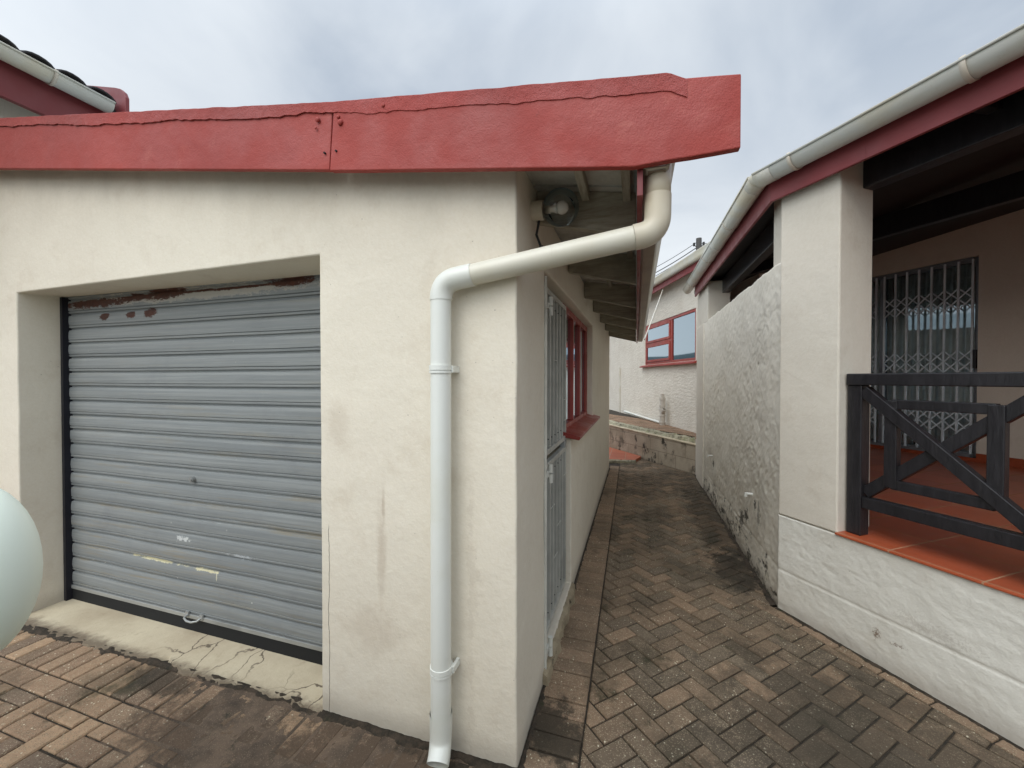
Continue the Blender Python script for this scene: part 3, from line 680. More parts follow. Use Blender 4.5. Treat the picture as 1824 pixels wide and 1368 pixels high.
# eave board and square gutter on the alley side
m = MB(); m.prism([(.0, 1.45, 2.235), (.020, 1.45, 2.235), (.020, 1.45, 2.425), (.0, 1.45, 2.425)], (0, 5.95, -.0)); build('eave_board', m, 'red_dark', G, bevel=.002)
GT = thing  # (alias unused)
m = MB(); prof = [(.022, 2.385), (.022, 2.275), (.034, 2.262), (.096, 2.262), (.104, 2.268), (.112, 2.31), (.135, 2.352), (.137, 2.372), (.128, 2.374)]
m.sweep([(p[0], p[1]) for p in prof], (0, 1.452, .062), (0, 7.36, 0), (1, 0, 0)); gu = build('gutter', m, 'gutter', G, solid=.003)
m = MB(); m.prism([(.036, 1.46, 2.3175), (.094, 1.46, 2.3175), (.094, 1.46, 2.3195), (.036, 1.46, 2.3195)], (0, 5.89, -.0615)); build('gutter_underside', m, 'gutter_under', gu)
m = MB(); m.prism([(p[0], 7.355, p[1]) for p in prof], (0, .004, 0)); build('gutter_end', m, 'gutter', gu)
# roller door, recessed in the opening
SL = .1025; m = MB(); z0, z1 = .110, 2.30; prof = []; z = z0
pat = [(0, .010), (.006, .008), (.010, -.004), (.020, -.0055), (.024, .002), (.028, -.0055), (.050, -.0075), (.078, -.0065), (.094, -.0035), (.0985, .010)]
while z < z1:
    for dz, dy in pat:
        if z + dz <= z1: prof.append((1.775 + dy, z + dz))
    z += SL
xs = [-3.905 + i * (2.50 / 40) for i in range(41)]; grid = []
for x in xs: grid.append([m.bm.verts.new((x, y + .006 * fbm(x * 1.4, z_ * 1.1) + .002 * fbm(x * 6, z_ * 5), z_ + .003 * fbm(x * .9, z_ * .5, 3))) for y, z_ in prof])
for a, b in zip(grid, grid[1:]):
    for j in range(len(prof) - 1): m.bm.faces.new((a[j], b[j], b[j + 1], a[j + 1]))
RD = build('roller_door', m, 'roller', G, solid=.0015)
m = MB(); m.box(-3.905, -1.405, 1.762, 1.79, .088, .113); build('bottom_rail', m, 'steel', RD, bevel=.002)
m = MB(); m.box(-3.905, -1.405, 1.768, 1.784, -.01, .0875); build('rubber_seal', m, 'black', RD)
m = MB(); m.box(-3.915, -3.888, 1.735, 1.80, .01, 2.18); build('guide_rail', m, 'guide', RD)
m = MB(); m.tube([(-2.645, 1.768, .973), (-2.645, 1.748, .973)], .017, 20); m.tube([(-2.645, 1.7479, .973), (-2.645, 1.744, .973)], .010, 16); build('lock', m, 'steel', RD)
m = MB(); m.tube([(-2.70, 1.76, .112), (-2.695, 1.735, .104), (-2.66, 1.725, .098), (-2.62, 1.725, .096), (-2.585, 1.735, .102), (-2.58, 1.76, .110)], .006, 10); m.box(-2.715, -2.69, 1.755, 1.764, .10, .13); m.box(-2.59, -2.565, 1.755, 1.764, .10, .13); build('handle', m, 'steel', RD)
# dark garage interior back of the door is closed by the walls above; door leaf behind the gate
m = MB(); m.box(-.665, -.64, 2.045, 2.945, .075, 2.165); build('door', m, 'door_in', G)
m = MB(); m.box(-.53, -.445, 2.935, 2.949, .3, .31);  m.bm.free()
# steel frame angle on the near jamb
m = MB(); m.box(-.462, -.449, 2.040, 2.052, .04, 2.14); build('door_frame', m, 'gate_light', G, bevel=.002)
# window in the alley wall
Wn = MB(); X0, X1 = -.575, -.520
Wn.box(X0, X1, 2.955, 4.455, 1.192, 1.245); Wn.box(X0, X1, 2.955, 4.455, 2.115, 2.168)
for a, b in ((2.955, 3.0), (3.44, 3.475), (3.86, 3.93), (4.40, 4.455)): Wn.box(X0 + .002, X1 - .002, a, b, 1.2455, 2.1145)
WF = build('window', Wn, 'red_win', G, bevel=.003)
for a, b in ((3.0, 3.44), (3.475, 3.86), (3.93, 4.40)):
    m = MB(); m.box(-.552, -.547, a - .003, b + .003, 1.243, 2.117); build('pane', m, 'glass_mirror', WF)
m = MB(); m.box(-.545, -.528, 3.93, 3.965, 1.2455, 2.1145); m.box(-.545, -.528, 4.36, 4.40, 1.2455, 2.1145); build('sash', m, 'red_win', WF)
m = MB(); m.prism([(-.53, 2.90, 1.172), (-.395, 2.90, 1.150), (-.388, 2.90, 1.168), (-.388, 2.90, 1.176), (-.53, 2.90, 1.215)], (0, 1.68, 0)); build('window_sill', m, 'red_win', G, bevel=.004)
# broken stone threshold
m = MB(); n = 60; rows = []
for i in range(n + 1):
    y = 2.0 + .98 * i / n; c_ = .01 * fbm(0, y * 9, 3); gr = .010 if min(abs(y - q) for q in (2.2, 2.42, 2.6, 2.78)) < .012 else 0
    rows.append([m.bm.verts.new(p) for p in ((-.64, y, .070), (-.50, y, .068 - gr), (-.455 + c_, y, .064 - gr + .006 * fbm(y * 20, 2)), (-.435 + c_ * 1.6, y, .050 + .008 * fbm(y * 14, 6) - gr), (-.425 + c_ * 2, y, -.01))])
for r0, r1 in zip(rows, rows[1:]):
    for k_ in range(4): m.bm.faces.new((r0[k_], r1[k_], r1[k_ + 1], r0[k_ + 1]))
m.bm.faces.new(rows[0]); m.bm.faces.new(rows[-1]); build('threshold', m, 'thresh', G)

# downpipe
def bendpts(a, c_, b, r, n=8):
    a, c_, b = Vector(a), Vector(c_), Vector(b); p0 = c_ + (a - c_).normalized() * r; p1 = c_ + (b - c_).normalized() * r
    return [p0 * (1 - t) ** 2 + c_ * 2 * t * (1 - t) + p1 * t * t for t in [i / n for i in range(n + 1)]]
DP = thing('downpipe', (-.765, 1.47, 0), 'cream plastic downpipe with slanting offset from the gutter down the garage corner', 'drainpipe')
top, kn, el, ft = Vector((.073, 1.515, 2.36)), Vector((.070, 1.515, 2.125)), Vector((-.765, 1.468, 1.997)), Vector((-.767, 1.462, .05))
m = MB(); m.tube([kn + (top - kn).normalized() * .10, top], .042, 32, cap=False); build('pipe', m, 'pvc_old', DP, solid=.003)
m = MB(); bp = bendpts(top, kn, el, .058, 12); d0 = (top - kn).normalized(); d1 = (el - kn).normalized()
m.tube([kn + d0 * .13, kn + d0 * .10] + bp + [kn + d1 * .08], [.0455, .0455] + [.0455] * len(bp) + [.0455], 32); build('elbow', m, 'pvc_old', DP)
m = MB(); m.tube([kn + d1 * .081, el - d1 * .10], .0425, 32); build('pipe', m, 'pvc_cream', DP)
m = MB(); bp = bendpts(kn, el, ft, .07, 12); m.tube([el - d1 * .14] + [el - d1 * .09] + bp + [el + Vector((0, 0, -.075))], .0455, 32); build('elbow', m, 'pvc', DP)
m = MB(); m.tube([(-.765, 1.467, 1.925), (-.767, 1.463, .19)], .0425, 32); build('pipe', m, 'pvc', DP)
for z in (1.640, .400):
    m = MB(); m.tube([(-.766, 1.466, z + .016), (-.766, 1.466, z - .004)], .0475, 32); m.tube([(-.766, 1.466, z - .007), (-.766, 1.466, z - .016)], .0475, 32)
    m.box(-.818, -.806, 1.470, 1.535, z - .014, z + .014); m.box(-.726, -.712, 1.470, 1.535, z - .014, z + .014); build('bracket', m, 'pvc', DP, bevel=.0015)
m = MB(); p = [Vector((-.767, 1.463, .22)), Vector((-.767, 1.463, .165))] + bendpts((-.767, 1.463, .2), (-.767, 1.460, .088), (-.735, 1.36, .035), .040, 8) + [Vector((-.752, 1.405, .056))]
m.tube(p, [.0465, .0465] + [.045] * 9 + [.045], 32, cap=False); build('shoe', m, 'pvc', DP, recalc=False)

# gate
GA = thing('security_gate', (-.515, 2.5, .07), 'tall narrow grey barred security gate in the garage side doorway', 'security gate')
gx = -.513
m = MB()
for z in (.10, 1.085, 1.165, 2.12): m.box(gx - .016, gx + .016, 2.06, 2.935, z - .016, z + .016)
for y in (2.06, 2.903): m.box(gx - .017, gx + .017, y, y + .032, .118, 2.102)
fr = build('frame', m, 'gate', GA, bevel=.002)
for i in range(1, 8):
    y = 2.06 + i * .1065
    for a, b in ((.1165, 1.0685), (1.1815, 2.1035)):
        m = MB(); m.box(gx - .0125, gx + .0125, y, y + .022, a, b); build('bar', m, 'gate', GA, bevel=.0015)
for i in range(1, 8):
    y = 2.06 + i * .1065
    for z in ((.16, 1.02, 1.23, 2.05) if i > 2 else (.2, 1.0)):
        m = MB(); m.tube([(gx, y - .0012, z), (gx, y + .001, z)], .004, 8); build('bolt', m, 'black', GA)
for (y, z) in ((2.53, 1.72), (2.45, .80), (2.66, .62), (2.9, 1.45), (2.9, .9), (2.9, 1.30), (2.55, .45)):
    m = MB(); m.tube([(gx + .014, y - .06, z), (gx + .016, y + .035, z)], .0022, 6); m.ball((gx + .017, y + .035, z), .005, n=8); build('wire_tie', m, 'gate_light', GA)
for z in (1.99, 1.09, .15):
    m = MB(); m.tube([(-.440, 2.10, z - .05), (-.440, 2.10, z - .003)], .013, 16); m.tube([(-.440, 2.10, z + .003), (-.440, 2.10, z + .05)], .013, 16); m.box(-.468, -.445, 2.055, 2.094, z - .015, z + .015); build('hinge', m, 'gate_light', GA, bevel=.001)
m = MB(); m.box(gx - .02, gx + .02, 2.86, 2.93, 1.10, 1.15); build('lock', m, 'steel', GA, bevel=.003)

# lamp
LP = thing('wall_lamp', (-.46, 1.78, 2.37), 'clear glass globe lamp with unlit bulb under the garage eave', 'wall lamp')
m = MB(); m.tube([(-.462, 1.78, 2.372), (-.405, 1.78, 2.370)], .043, 24); build('mount', m, 'pvc_old', LP, bevel=.002)
m = MB(); m.ball((-.328, 1.78, 2.372), .082, n=40); build('globe', m, 'globe', LP)
m = MB(); m.tube([(-.404, 1.78, 2.37), (-.375, 1.78, 2.371)], .018, 16); build('socket', m, 'pvc_old', LP)
m = MB(); m.tube([(-.375, 1.78, 2.371), (-.36, 1.78, 2.371), (-.345, 1.78, 2.372)], [.014, .016, .026], 20, cap=False); m.ball((-.322, 1.78, 2.372), .030, n=20); build('bulb', m, 'bulb', LP)
m = MB(); m.tube([(-.43, 1.79, 2.33), (-.445, 1.80, 2.27), (-.42, 1.80, 2.20)], .006, 10); m.tube([(-.425, 1.80, 2.21), (-.40, 1.80, 2.165)], .014, 12); build('conduit', m, 'cap', LP)

# ------------------------------------------------------------------ veranda house
VH = thing('veranda_house', (2.5, 4, 0), 'cream house with raised tiled veranda, dark timber ceiling and square pillar', 'house')
def dslab(name, mat, parent, A, U, H, N, nu, nv, th, disp, topf=None):
    """upright slab: front face displaced along N. A base corner, U horizontal edge vector, H height"""
    A, U, N = Vector(A), Vector(U), Vector(N).normalized(); m = MB(); g = []; bk = []
    for i in range(nu + 1):
        u = i / nu; h = H + (topf(u) if topf else 0); col = []
        for j in range(nv + 1):
            v = j / nv; p = A + U * u + Vector((0, 0, h * v)); col.append(m.bm.verts.new(p + N * disp(u * U.length, h * v)))
        g.append(col); bk.append([m.bm.verts.new(A + U * u - N * th), m.bm.verts.new(A + U * u + Vector((0, 0, h)) - N * th)])
    for i in range(nu):
        for j in range(nv): f = m.bm.faces.new((g[i][j], g[i + 1][j], g[i + 1][j + 1], g[i][j + 1])); f.smooth = True
        m.bm.faces.new((g[i][nv], g[i + 1][nv], bk[i + 1][1], bk[i][1])); m.bm.faces.new((bk[i][0], bk[i][1], bk[i + 1][1], bk[i + 1][0]))
    for i in (0, nu): m.bm.faces.new([g[i][j] for j in range(nv + 1)] + [bk[i][1], bk[i][0]])
    return build(name, m, mat, parent)
def trowel(sd, amp, ang=.6):
    c_, s_ = math.cos(ang), math.sin(ang)
    def f(u, z):
        wx = u + .05 * fbm(u * 5, z * 5, sd); wz = z + .05 * fbm(u * 5 + 7, z * 5, sd)
        a = (wx * c_ + wz * s_); b = (-wx * s_ + wz * c_)
        r = 1 - abs(noise.noise(Vector((a * 9, b * 34, sd)))) * 2.2; r2 = 1 - abs(noise.noise(Vector((b * 11 + 3, a * 40, sd + 4)))) * 2
        msk = .35 + .9 * max(0, noise.noise(Vector((u * 1.7, z * 1.7, sd + 9))) + .35)
        return amp * ((r * .6 + r2 * .4) * msk + .8 * fbm(u * 3, z * 3, sd) + .35 * fbm(u * 22, z * 22, sd))
    return f
# course joints
def course(f, zs): return lambda u, z: f(u, z) - sum(.006 * math.exp(-((z - q) / .006) ** 2) for q in zs)
tr = trowel(3, .0072, .75)
# alley side wall (thick rough coat)
dslab('side_wall', 'rough', VH, (.945, 7.0, -.03), (0, -3.81, 0), 2.44, (-1, 0, 0), 300, 200, .20, lambda u, z: course(tr, (.31,))(u, z) - .016 * max(0, min(1, (u - 3.55) / .24)), lambda u: .018 * fbm(u * 9, 1) + .008 * fbm(u * 40, 2))
m = MB(); m.box(.941, 1.22, 6.05, 7.02, 2.40, 2.95); build('pillar', m, 'plaster_r', VH, bevel=.01)
m = MB(); m.box(.930, 1.0, 6.35, 7.01, -.03, 2.41); build('pillar', m, 'plaster_r', VH, bevel=.012)
# plinth below the veranda
tp = trowel(11, .0029, -.35)
dslab('plinth', 'plinth', VH, Vp(0, 0, -.03), PD * 4.2, .685, -PN, 420, 80, .25, course(tp, (.31,)))
# pillar at the corner: first a wedge so that its faces meet the side wall
PW = .375
m = MB(); q = [Vp(0, .0, 0), Vp(PW, .0, 0), Vp(PW, .30, 0), Vp(.17, .30, 0), Vector((.985, 3.46, 0)), Vector((.985, 3.20, 0))]
m.prism([p + Vector((0, 0, .662)) for p in q], (0, 0, 2.33)); build('pillar', m, 'plaster_r', VH, bevel=.009)
# veranda floor
m = MB(); q = [Vp(.372, -.018, 0), Vp(4.4, -.018, 0), Vp(4.4, 4.0, 0), Vp(-4.6, 4.0, 0), Vector((1.15, 6.9, 0)), Vector((1.15, 3.5, 0)), Vp(.372, .15, 0)]
m.prism([p + Vector((0, 0, .657)) for p in q], (0, 0, .013)); build('veranda_floor', m, 'tile', VH, bevel=.003)
m = MB(); q = [Vp(.39, .26, 0), Vp(4.2, .26, 0), Vp(4.2, 3.9, 0), Vp(-4.3, 3.9, 0), Vector((1.16, 6.8, 0)), Vector((1.16, 3.6, 0))]
m.prism([p + Vector((0, 0, -.03)) for p in q], (0, 0, .685)); build('foundation', m, 'inner', VH)
# rear wall of the veranda with the sliding door opening
D = 3.72; m = MB()
def vbox(m, s0, s1, o0, o1, z0, z1): return m.obox(Vp(s0, o0, z0), PD * (s1 - s0), PN * (o1 - o0), (0, 0, z1 - z0))
cells(m, [-6.2, -3.2, -.545, 4.4], [.66, .672, 2.985, 3.62], [(-3.2, -.545, .67, 2.985)], Vp(0, D, 0), PD, -PN, .22); build('wall', m, 'inner', VH)
m = MB(); m.obox(Vector((1.15, 7.05, .0)), (3.0, 0, 0), (0, .2, 0), (0, 0, 3.6)); build('wall', m, 'inner', VH)  # end wall added to close in the veranda and keep it dark
m = MB(); vbox(m, -.54, 4.3, D - .014, D - .001, .6705, .765); build('skirting', m, 'skirt', VH)
m = MB(); vbox(m, -3.2, -.541, D - .012, D - .001, .6705, .71); build('skirting', m, 'skirt', VH)
# room behind
m = MB(); vbox(m, -3.6, 0, D + 2.2, D + 2.3, .6, 3.2); vbox(m, -3.6, 0, D + .23, D + 2.19, .62, .66); vbox(m, -3.6, 0, D + .23, D + 2.19, 3.1, 3.15); vbox(m, -3.7, -3.61, D + .23, D + 2.2, .6, 3.15); vbox(m, .01, .1, D + .23, D + 2.2, .6, 3.15); build('room', m, 'room', VH)
# sliding door
m = MB(); zf0, zf1 = .712, 2.983
for a, b in ((-3.198, -3.15), (-1.50, -1.445), (-.595, -.547)): vbox(m, a, b, D + .06, D + .13, zf0, zf1)
vbox(m, -3.15, -.595, D + .055, D + .135, zf0 - .03, zf0 + .05); vbox(m, -3.15, -.595, D + .06, D + .13, zf1 - .05, zf1 - .001)
SD = build('sliding_door', m, 'alu', VH, bevel=.003)
for a, b in ((-3.15, -1.50), (-1.445, -.595)):
    m = MB(); vbox(m, a, b, D + .09, D + .096, zf0 + .05, zf1 - .05); build('pane', m, 'glass', SD)
m = MB(); vbox(m, -.588, -.560, D + .005, D + .05, 1.72, 1.93); build('handle', m, 'cap', SD, bevel=.005)
# trellis gate in front of the glass
TG = thing('trellis_gate', Vp(-1.0, D + .02, .7), 'grey sliding trellis burglar gate across the veranda glass door', 'trellis gate')
for (sa, sb) in ((-3.12, -1.52), (-1.43, -.60)):
    nb = max(2, round((sb - sa) / .125)); dx = (sb - sa) / nb
    for i in range(nb + 1):
        s_ = sa + i * dx; m = MB(); vbox(m, s_ - .009, s_ + .009, D + .018, D + .036, .745, 2.96); build('bar', m, 'trellis', TG)
    for zc_ in (1.10, 1.80, 2.52):
        m = MB()
        for i in range(nb):
            a, b = sa + i * dx, sa + (i + 1) * dx
            for z in (zc_ - .125, zc_):
                for (p, q_) in ((z, z + .125), (z + .125, z)):
                    o = D + (.0145 if p < q_ else .0405)
                    m.bar(Vp(a, o, p), Vp(b, o, q_), PN, .014, .003)
        build('lattice', m, 'trellis', TG)
for za, zb_ in ((.700, .742), (2.962, 2.98)):
    m = MB(); vbox(m, -3.14, -.6, D + .012, D + .042, za, zb_); build('track', m, 'alu', TG)
# curtain
m = MB(); n = 260; A, B = [], []
for i in range(n + 1):
    s_ = -3.1 + 2.5 * i / n; o = D + .20 + .025 * math.sin(s_ * 42 + 2 * fbm(s_ * 3, 1)) + .02 * fbm(s_ * 6, 2); A.append(m.bm.verts.new(Vp(s_, o, .70))); B.append(m.bm.verts.new(Vp(s_ + .01, o * .996 + .016, 2.95)))
for i in range(n): f = m.bm.faces.new((A[i], A[i + 1], B[i + 1], B[i])); f.smooth = True
setp(build('curtain', m, 'curtain', solid=.003), 'long grey pleated curtain hanging behind the barred sliding glass door', 'curtain')
# roof and timber underside
def vroof(z0, k_, off0):
    f1 = lambda o: z0 + k_ * o
    c0 = Vp(0, 0, 0); e = -off0
    # corner of the eaves
    cx_ = PC.x - off0; cy_ = PC.y + (-off0 - (cx_ - PC.x) * PN.x) / PN.y
    hip = lambda t: (cx_ + t, cy_ + .323 * t)
    return (cx_, cy_), hip, f1
EO = .045; (ecx, ecy), hip, _ = vroof(3.02, .135, EO)
def roofpoly(z0):
    kk = .13
    h = hip(5.0); zz = z0 + kk * 5.0
    s1 = PD * 4.6
    Ap = [Vector((ecx, ecy, z0)), Vector((ecx + s1.x, ecy + s1.y, z0))]; far = Vector((ecx, ecy, 0)) + s1 + PN * 5.0; Ap += [Vector((far.x, far.y, zz)), Vector((h[0], h[1], zz))]
    Bp = [Vector((ecx, 7.1, z0)), Vector((ecx, ecy, z0)), Vector((h[0], h[1], zz)), Vector((h[0], 7.1 + 3, zz)), Vector((ecx + 1.2, 10.1, z0 + kk * 1.2)), Vector((ecx + .6, 7.1, z0 + kk * .6))]
    Bp = [Vector((ecx, 7.1, z0)), Vector((ecx, ecy, z0)), Vector((h[0], h[1], zz)), Vector((h[0], 7.25, zz))]
    return Ap, Bp
Ap, Bp = roofpoly(2.985)
for pl in (Ap, Bp):
    m = MB(); m.prism(pl, (0, 0, .05)); build('ceiling', m, 'dark_ceiling', VH)
Ap, Bp = roofpoly(3.037)
for pl in (Ap, Bp):
    m = MB(); m.prism(pl, (0, 0, .012)); build('roof', m, 'roof_metal', VH)
for i in range(5):
    s_ = .9 + i * .85; m = MB(); m.obox(Vp(s_, .02, 2.87), PD * .05, PN * 3.65 + Vector((0, 0, .478)), (0, 0, .12)); build('rafter', m, 'dark_wood', VH, bevel=.004)
m = MB(); m.obox(Vp(.30, .20, 2.775), PD * 4.0, PN * .10, (0, 0, .20)); build('beam', m, 'dark_wood', VH, bevel=.006)
m = MB(); m.obox(Vector((1.12, 3.5, 2.775)), (.09, 0, 0), (0, 3.55, 0), (0, 0, .20)); build('beam', m, 'dark_wood', VH, bevel=.006)
m = MB(); m.obox(Vp(-2.2, 1.9, 2.95), PD * 6.8, PN * .07, (0, 0, .2)); build('beam', m, 'dark_wood', VH, bevel=.006)
# fascia along both eaves (slightly proud of the pillar), mitred at the corner
def eave(off, a):    # corner point at offset
    cx_ = PC.x - off; return Vector((cx_, PC.y + (-off - (cx_ - PC.x) * PN.x) / PN.y, 0))
c0, c1 = eave(.05, 0), eave(.072, 0)
RISE = .075
m = MB(); e0, e1 = c0 + PD * 4.6, c1 + PD * 4.6
m.quadbox([c1 + Vector((0, 0, 2.82)), e1 + Vector((0, 0, 2.82)), e0 + Vector((0, 0, 2.82)), c0 + Vector((0, 0, 2.82)), c1 + Vector((0, 0, 3.04)), e1 + Vector((0, 0, 3.04)), e0 + Vector((0, 0, 3.04)), c0 + Vector((0, 0, 3.04))])
build('fascia_board', m, 'red_dark', VH, bevel=.003)
m = MB(); f0, f1 = Vector((c0.x, 6.85, RISE)), Vector((c1.x, 6.85, RISE))
m.quadbox([f1 + Vector((0, 0, 2.82)), c1 + Vector((0, 0, 2.82)), c0 + Vector((0, 0, 2.82)), f0 + Vector((0, 0, 2.82)), f1 + Vector((0, 0, 3.04)), c1 + Vector((0, 0, 3.04)), c0 + Vector((0, 0, 3.04)), f0 + Vector((0, 0, 3.04))])
build('fascia_board', m, 'red_dark', VH, bevel=.003)
m = MB(); vbox(m, .52, .545, -.0735, -.0725, 2.822, 3.0); build('fascia_joint', m, 'red_dark', VH)
# half round gutters
gr = .066
hp = [(-gr * math.cos(t) , -gr * math.sin(t)) for t in [math.pi * i / 16 for i in range(17)]]
def hgutter(a, b, nrm, parent, name='gutter', mat='gutter', clips=(), joints=(), r=gr, caps=(0, 0)):
    """half-round from a to b (centre line), nrm outwards"""
    a, b, nrm = Vector(a), Vector(b), Vector(nrm).normalized(); d = (b - a).normalized(); m = MB()
    pr = [(r + .006, -.006), (r + .010, .004), (r + .002, .010), (r, 0)] + [(r * math.cos(t), -r * math.sin(t) * 1.08) for t in [math.pi * i / 16 for i in range(1, 17)]]
    m.sweep(pr, a, b, nrm); g_ = build(name, m, mat, parent, solid=.003)
    for c_ in clips:
        m = MB(); p = a + d * c_; q = [(1.06 * r * math.cos(t), -1.08 * 1.07 * r * math.sin(t)) for t in [math.pi * (i / 16) for i in range(-1, 18)]] + [(-r * 1.35, .005)]
        m.sweep(q, p, p + d * .022, nrm); build('gutter_clip', m, 'clip', g_, solid=.005)
    for c_ in joints:
        m = MB(); p = a + d * c_; q = [(1.04 * r * math.cos(t), -1.08 * 1.04 * r * math.sin(t)) for t in [math.pi * (i / 16) for i in range(17)]]
        m.sweep(q, p, p + d * .12, nrm); build('gutter_joint', m, mat, g_, solid=.003)
    for t_, p in ((caps[0], a), (caps[1], b)):
        if t_:
            m = MB(); m.prism([p + nrm * x + Vector((0, 0, z)) for x, z in pr], d * .004 * (1 if t_ > 0 else -1)); build('gutter_end', m, mat, g_)
    return g_
gc = eave(.072 + gr + .004, 0); GZ = 2.995
hgutter(gc + Vector((0, 0, GZ)), gc + PD * 4.4 + Vector((0, 0, GZ)), -PN, VH, clips=(.24, 1.02, 1.9), joints=(.0,))
hgutter(gc + Vector((0, 0, GZ)), Vector((gc.x, 7.15, GZ + .085)), (-1, 0, 0), VH, clips=(.85, 2.0, 3.4), joints=(.0, 1.45), caps=(0, 1))
m = MB(); c_ = gc + Vector((0, 0, GZ)); m.ball(c_, gr * 1.02, 1, 1, 1, 24)
bmesh.ops.bisect_plane(m.bm, geom=m.bm.verts[:] + m.bm.edges[:] + m.bm.faces[:], plane_co=c_, plane_no=(0, 0, 1), clear_outer=True); build('gutter_corner', m, 'gutter', VH, solid=.003)

# stubs poking out of the rough wall
for (y, z, sh, lb) in ((3.80, .625, 1, 'short white pipe stub jutting from rough wall, nearer and larger of two'), (5.65, .61, .7, 'small white pipe stub jutting from rough wall, farther of two by low retaining wall')):
    t = thing('pipe_stub', (.94, y, z), lb, 'pipe stub')
    m = MB(); m.tube([(.96, y, z), (.90, y, z), (.89, y, z - .004)], .011 * sh, 12); build('pipe', m, 'pvc', t)
    m = MB(); m.tube([(.895, y, z + .008), (.893, y, z - .025 * sh)], .013 * sh, 12); build('elbow', m, 'pvc', t)

# ------------------------------------------------------------------ balustrade
BL = thing('balustrade', Vp(.9, .1, .67), 'dark stained timber balustrade with crossed braces on veranda edge', 'balustrade')
def bpart(name, a, b, w=.055, t=.055, off=.10):
    m = MB(); m.bar(Vp(a[0], off, a[1]), Vp(b[0], off, b[1]), PN, w, t); return build(name, m, 'dark_wood', BL, bevel=.004)
bays = [.425, 1.160, 1.895, 2.630]
for i, s0 in enumerate(bays):
    m = MB(); vbox(m, s0 - .038, s0 + .038, .058, .134, .671, 1.563); build('post', m, 'dark_wood', BL, bevel=.005)
m = MB(); vbox(m, .385, 2.67, .048, .142, 1.5635, 1.632); build('top_rail', m, 'dark_wood', BL, bevel=.006)
for a, b in zip(bays, bays[1:]):
    a, b = a + .038, b - .038; c_ = (a + b) / 2; zt_, zb = 1.563, .905; zc_ = (zt_ + zb) / 2
    bpart('bottom_rail', (a, .870), (b, .870), .066, .06, .096)
    bpart('brace', (a, zt_ - .03), (b, zb + .02), .062, .048, .085)
    bpart('brace', (a, zb + .02), (b, zt_ - .03), .062, .044, .108)
    q = .20; qz = .225
    bpart('inner_rail', (c_ - q, zc_ + qz), (c_ + q, zc_ + qz), .052, .04, .097)
    bpart('inner_rail', (c_ - q, zc_ - qz), (c_ + q, zc_ - qz), .052, .04, .097)
    for s0 in (c_ - q, c_ + q): bpart('inner_stile', (s0, zc_ - qz - .02), (s0, zc_ + qz + .02), .058, .046, .0965)

# ------------------------------------------------------------------ back of the alley
B2 = Vector((1.12, 7.881, 0)); D2 = Vector((-.325, .946, 0)).normalized(); N2 = Vector((-.946, -.325, 0)).normalized()
def Bp_(s, off, z): return B2 + D2 * s + N2 * off + Vector((0, 0, z))
BH = thing('brick_house', Bp_(3, 0, 0), 'white bagged-brick house with red window closing the far end of the alley', 'house')
m = MB(); cells(m, [-1.6, .20, 2.80, 12], [0, 1.95, 2.925, 3.70], [(.20, 2.80, 1.95, 2.925)], B2, D2, N2, .24); build('wall', m, 'brick', BH)
m = MB(); z0, z1 = 1.952, 2.923; a, c_, b = .205, 1.30, 2.795
def b2box(m, s0, s1, o0, o1, z0, z1): return m.obox(Bp_(s0, o0, z0), D2 * (s1 - s0), N2 * (o1 - o0), (0, 0, z1 - z0))
for p, q in ((a, a + .05), (c_ - .035, c_ + .035), (b - .05, b)): b2box(m, p, q, -.07, -.01, z0, z1)
b2box(m, a + .05, c_ - .035, -.07, -.012, z0, z0 + .05); b2box(m, a + .05, c_ - .035, -.07, -.012, z1 - .055, z1)
b2box(m, c_ + .035, b - .05, -.07, -.012, z0, z0 + .05); b2box(m, c_ + .035, b - .05, -.07, -.012, z1 - .055, z1); b2box(m, c_ + .035, b - .05, -.07, -.012, 2.42, 2.47)
BW = build('window', m, 'red_win', BH, bevel=.004)
for (za, zb_) in ((z0 + .055, 2.418), (2.472, z1 - .058)):
    m = MB(); sa, sb = c_ + .04, b - .055
    b2box(m, sa, sa + .06, -.03, .004, za, zb_); b2box(m, sb - .06, sb, -.03, .004, za, zb_); b2box(m, sa + .06, sb - .06, -.03, .003, za, za + .055); b2box(m, sa + .06, sb - .06, -.03, .003, zb_ - .055, zb_)
    build('sash', m, 'red_win', BW, bevel=.004)
    m = MB(); b2box(m, sa + .06, sb - .06, -.02, -.014, za + .055, zb_ - .055); build('pane', m, 'glass_mirror', BW)
m = MB(); b2box(m, a + .05, c_ - .035, -.04, -.034, z0 + .05, z1 - .055); build('pane', m, 'glass_mirror', BW)
m = MB(); m.prism([Bp_(.10, -.02, 1.90), Bp_(.10, .09, 1.885), Bp_(.10, .09, 1.915), Bp_(.10, -.02, 1.951)], D2 * 2.85); build('window_sill', m, 'red_win', BH, bevel=.004)
m = MB(); m.box(0, 1, 0, 1, 0, 1); m.bm.free()
m = MB(); b2box(m, -.3, 12, -3, -.25, .2, 1.0); build('foundation', m, 'room', BH)
m = MB(); b2box(m, -1.6, 12, .20, .225, 3.52, 3.66); build('fascia_board', m, 'red_dark', BH)
m = MB(); m.prism([Bp_(-1.6, -.2, 3.72), Bp_(-1.6, .22, 3.665), Bp_(-1.6, .22, 3.69), Bp_(-1.6, -.2, 3.74)], D2 * 13.6); build('soffit_board', m, 'board', BH)
m = MB(); m.sweep([(.226, 3.76), (.226, 3.635), (.30, 3.635), (.325, 3.67), (.33, 3.745), (.345, 3.76)], Bp_(-1.6, 0, 0) , Bp_(12, 0, 0), N2); build('gutter', m, 'gutter', BH, solid=.004)
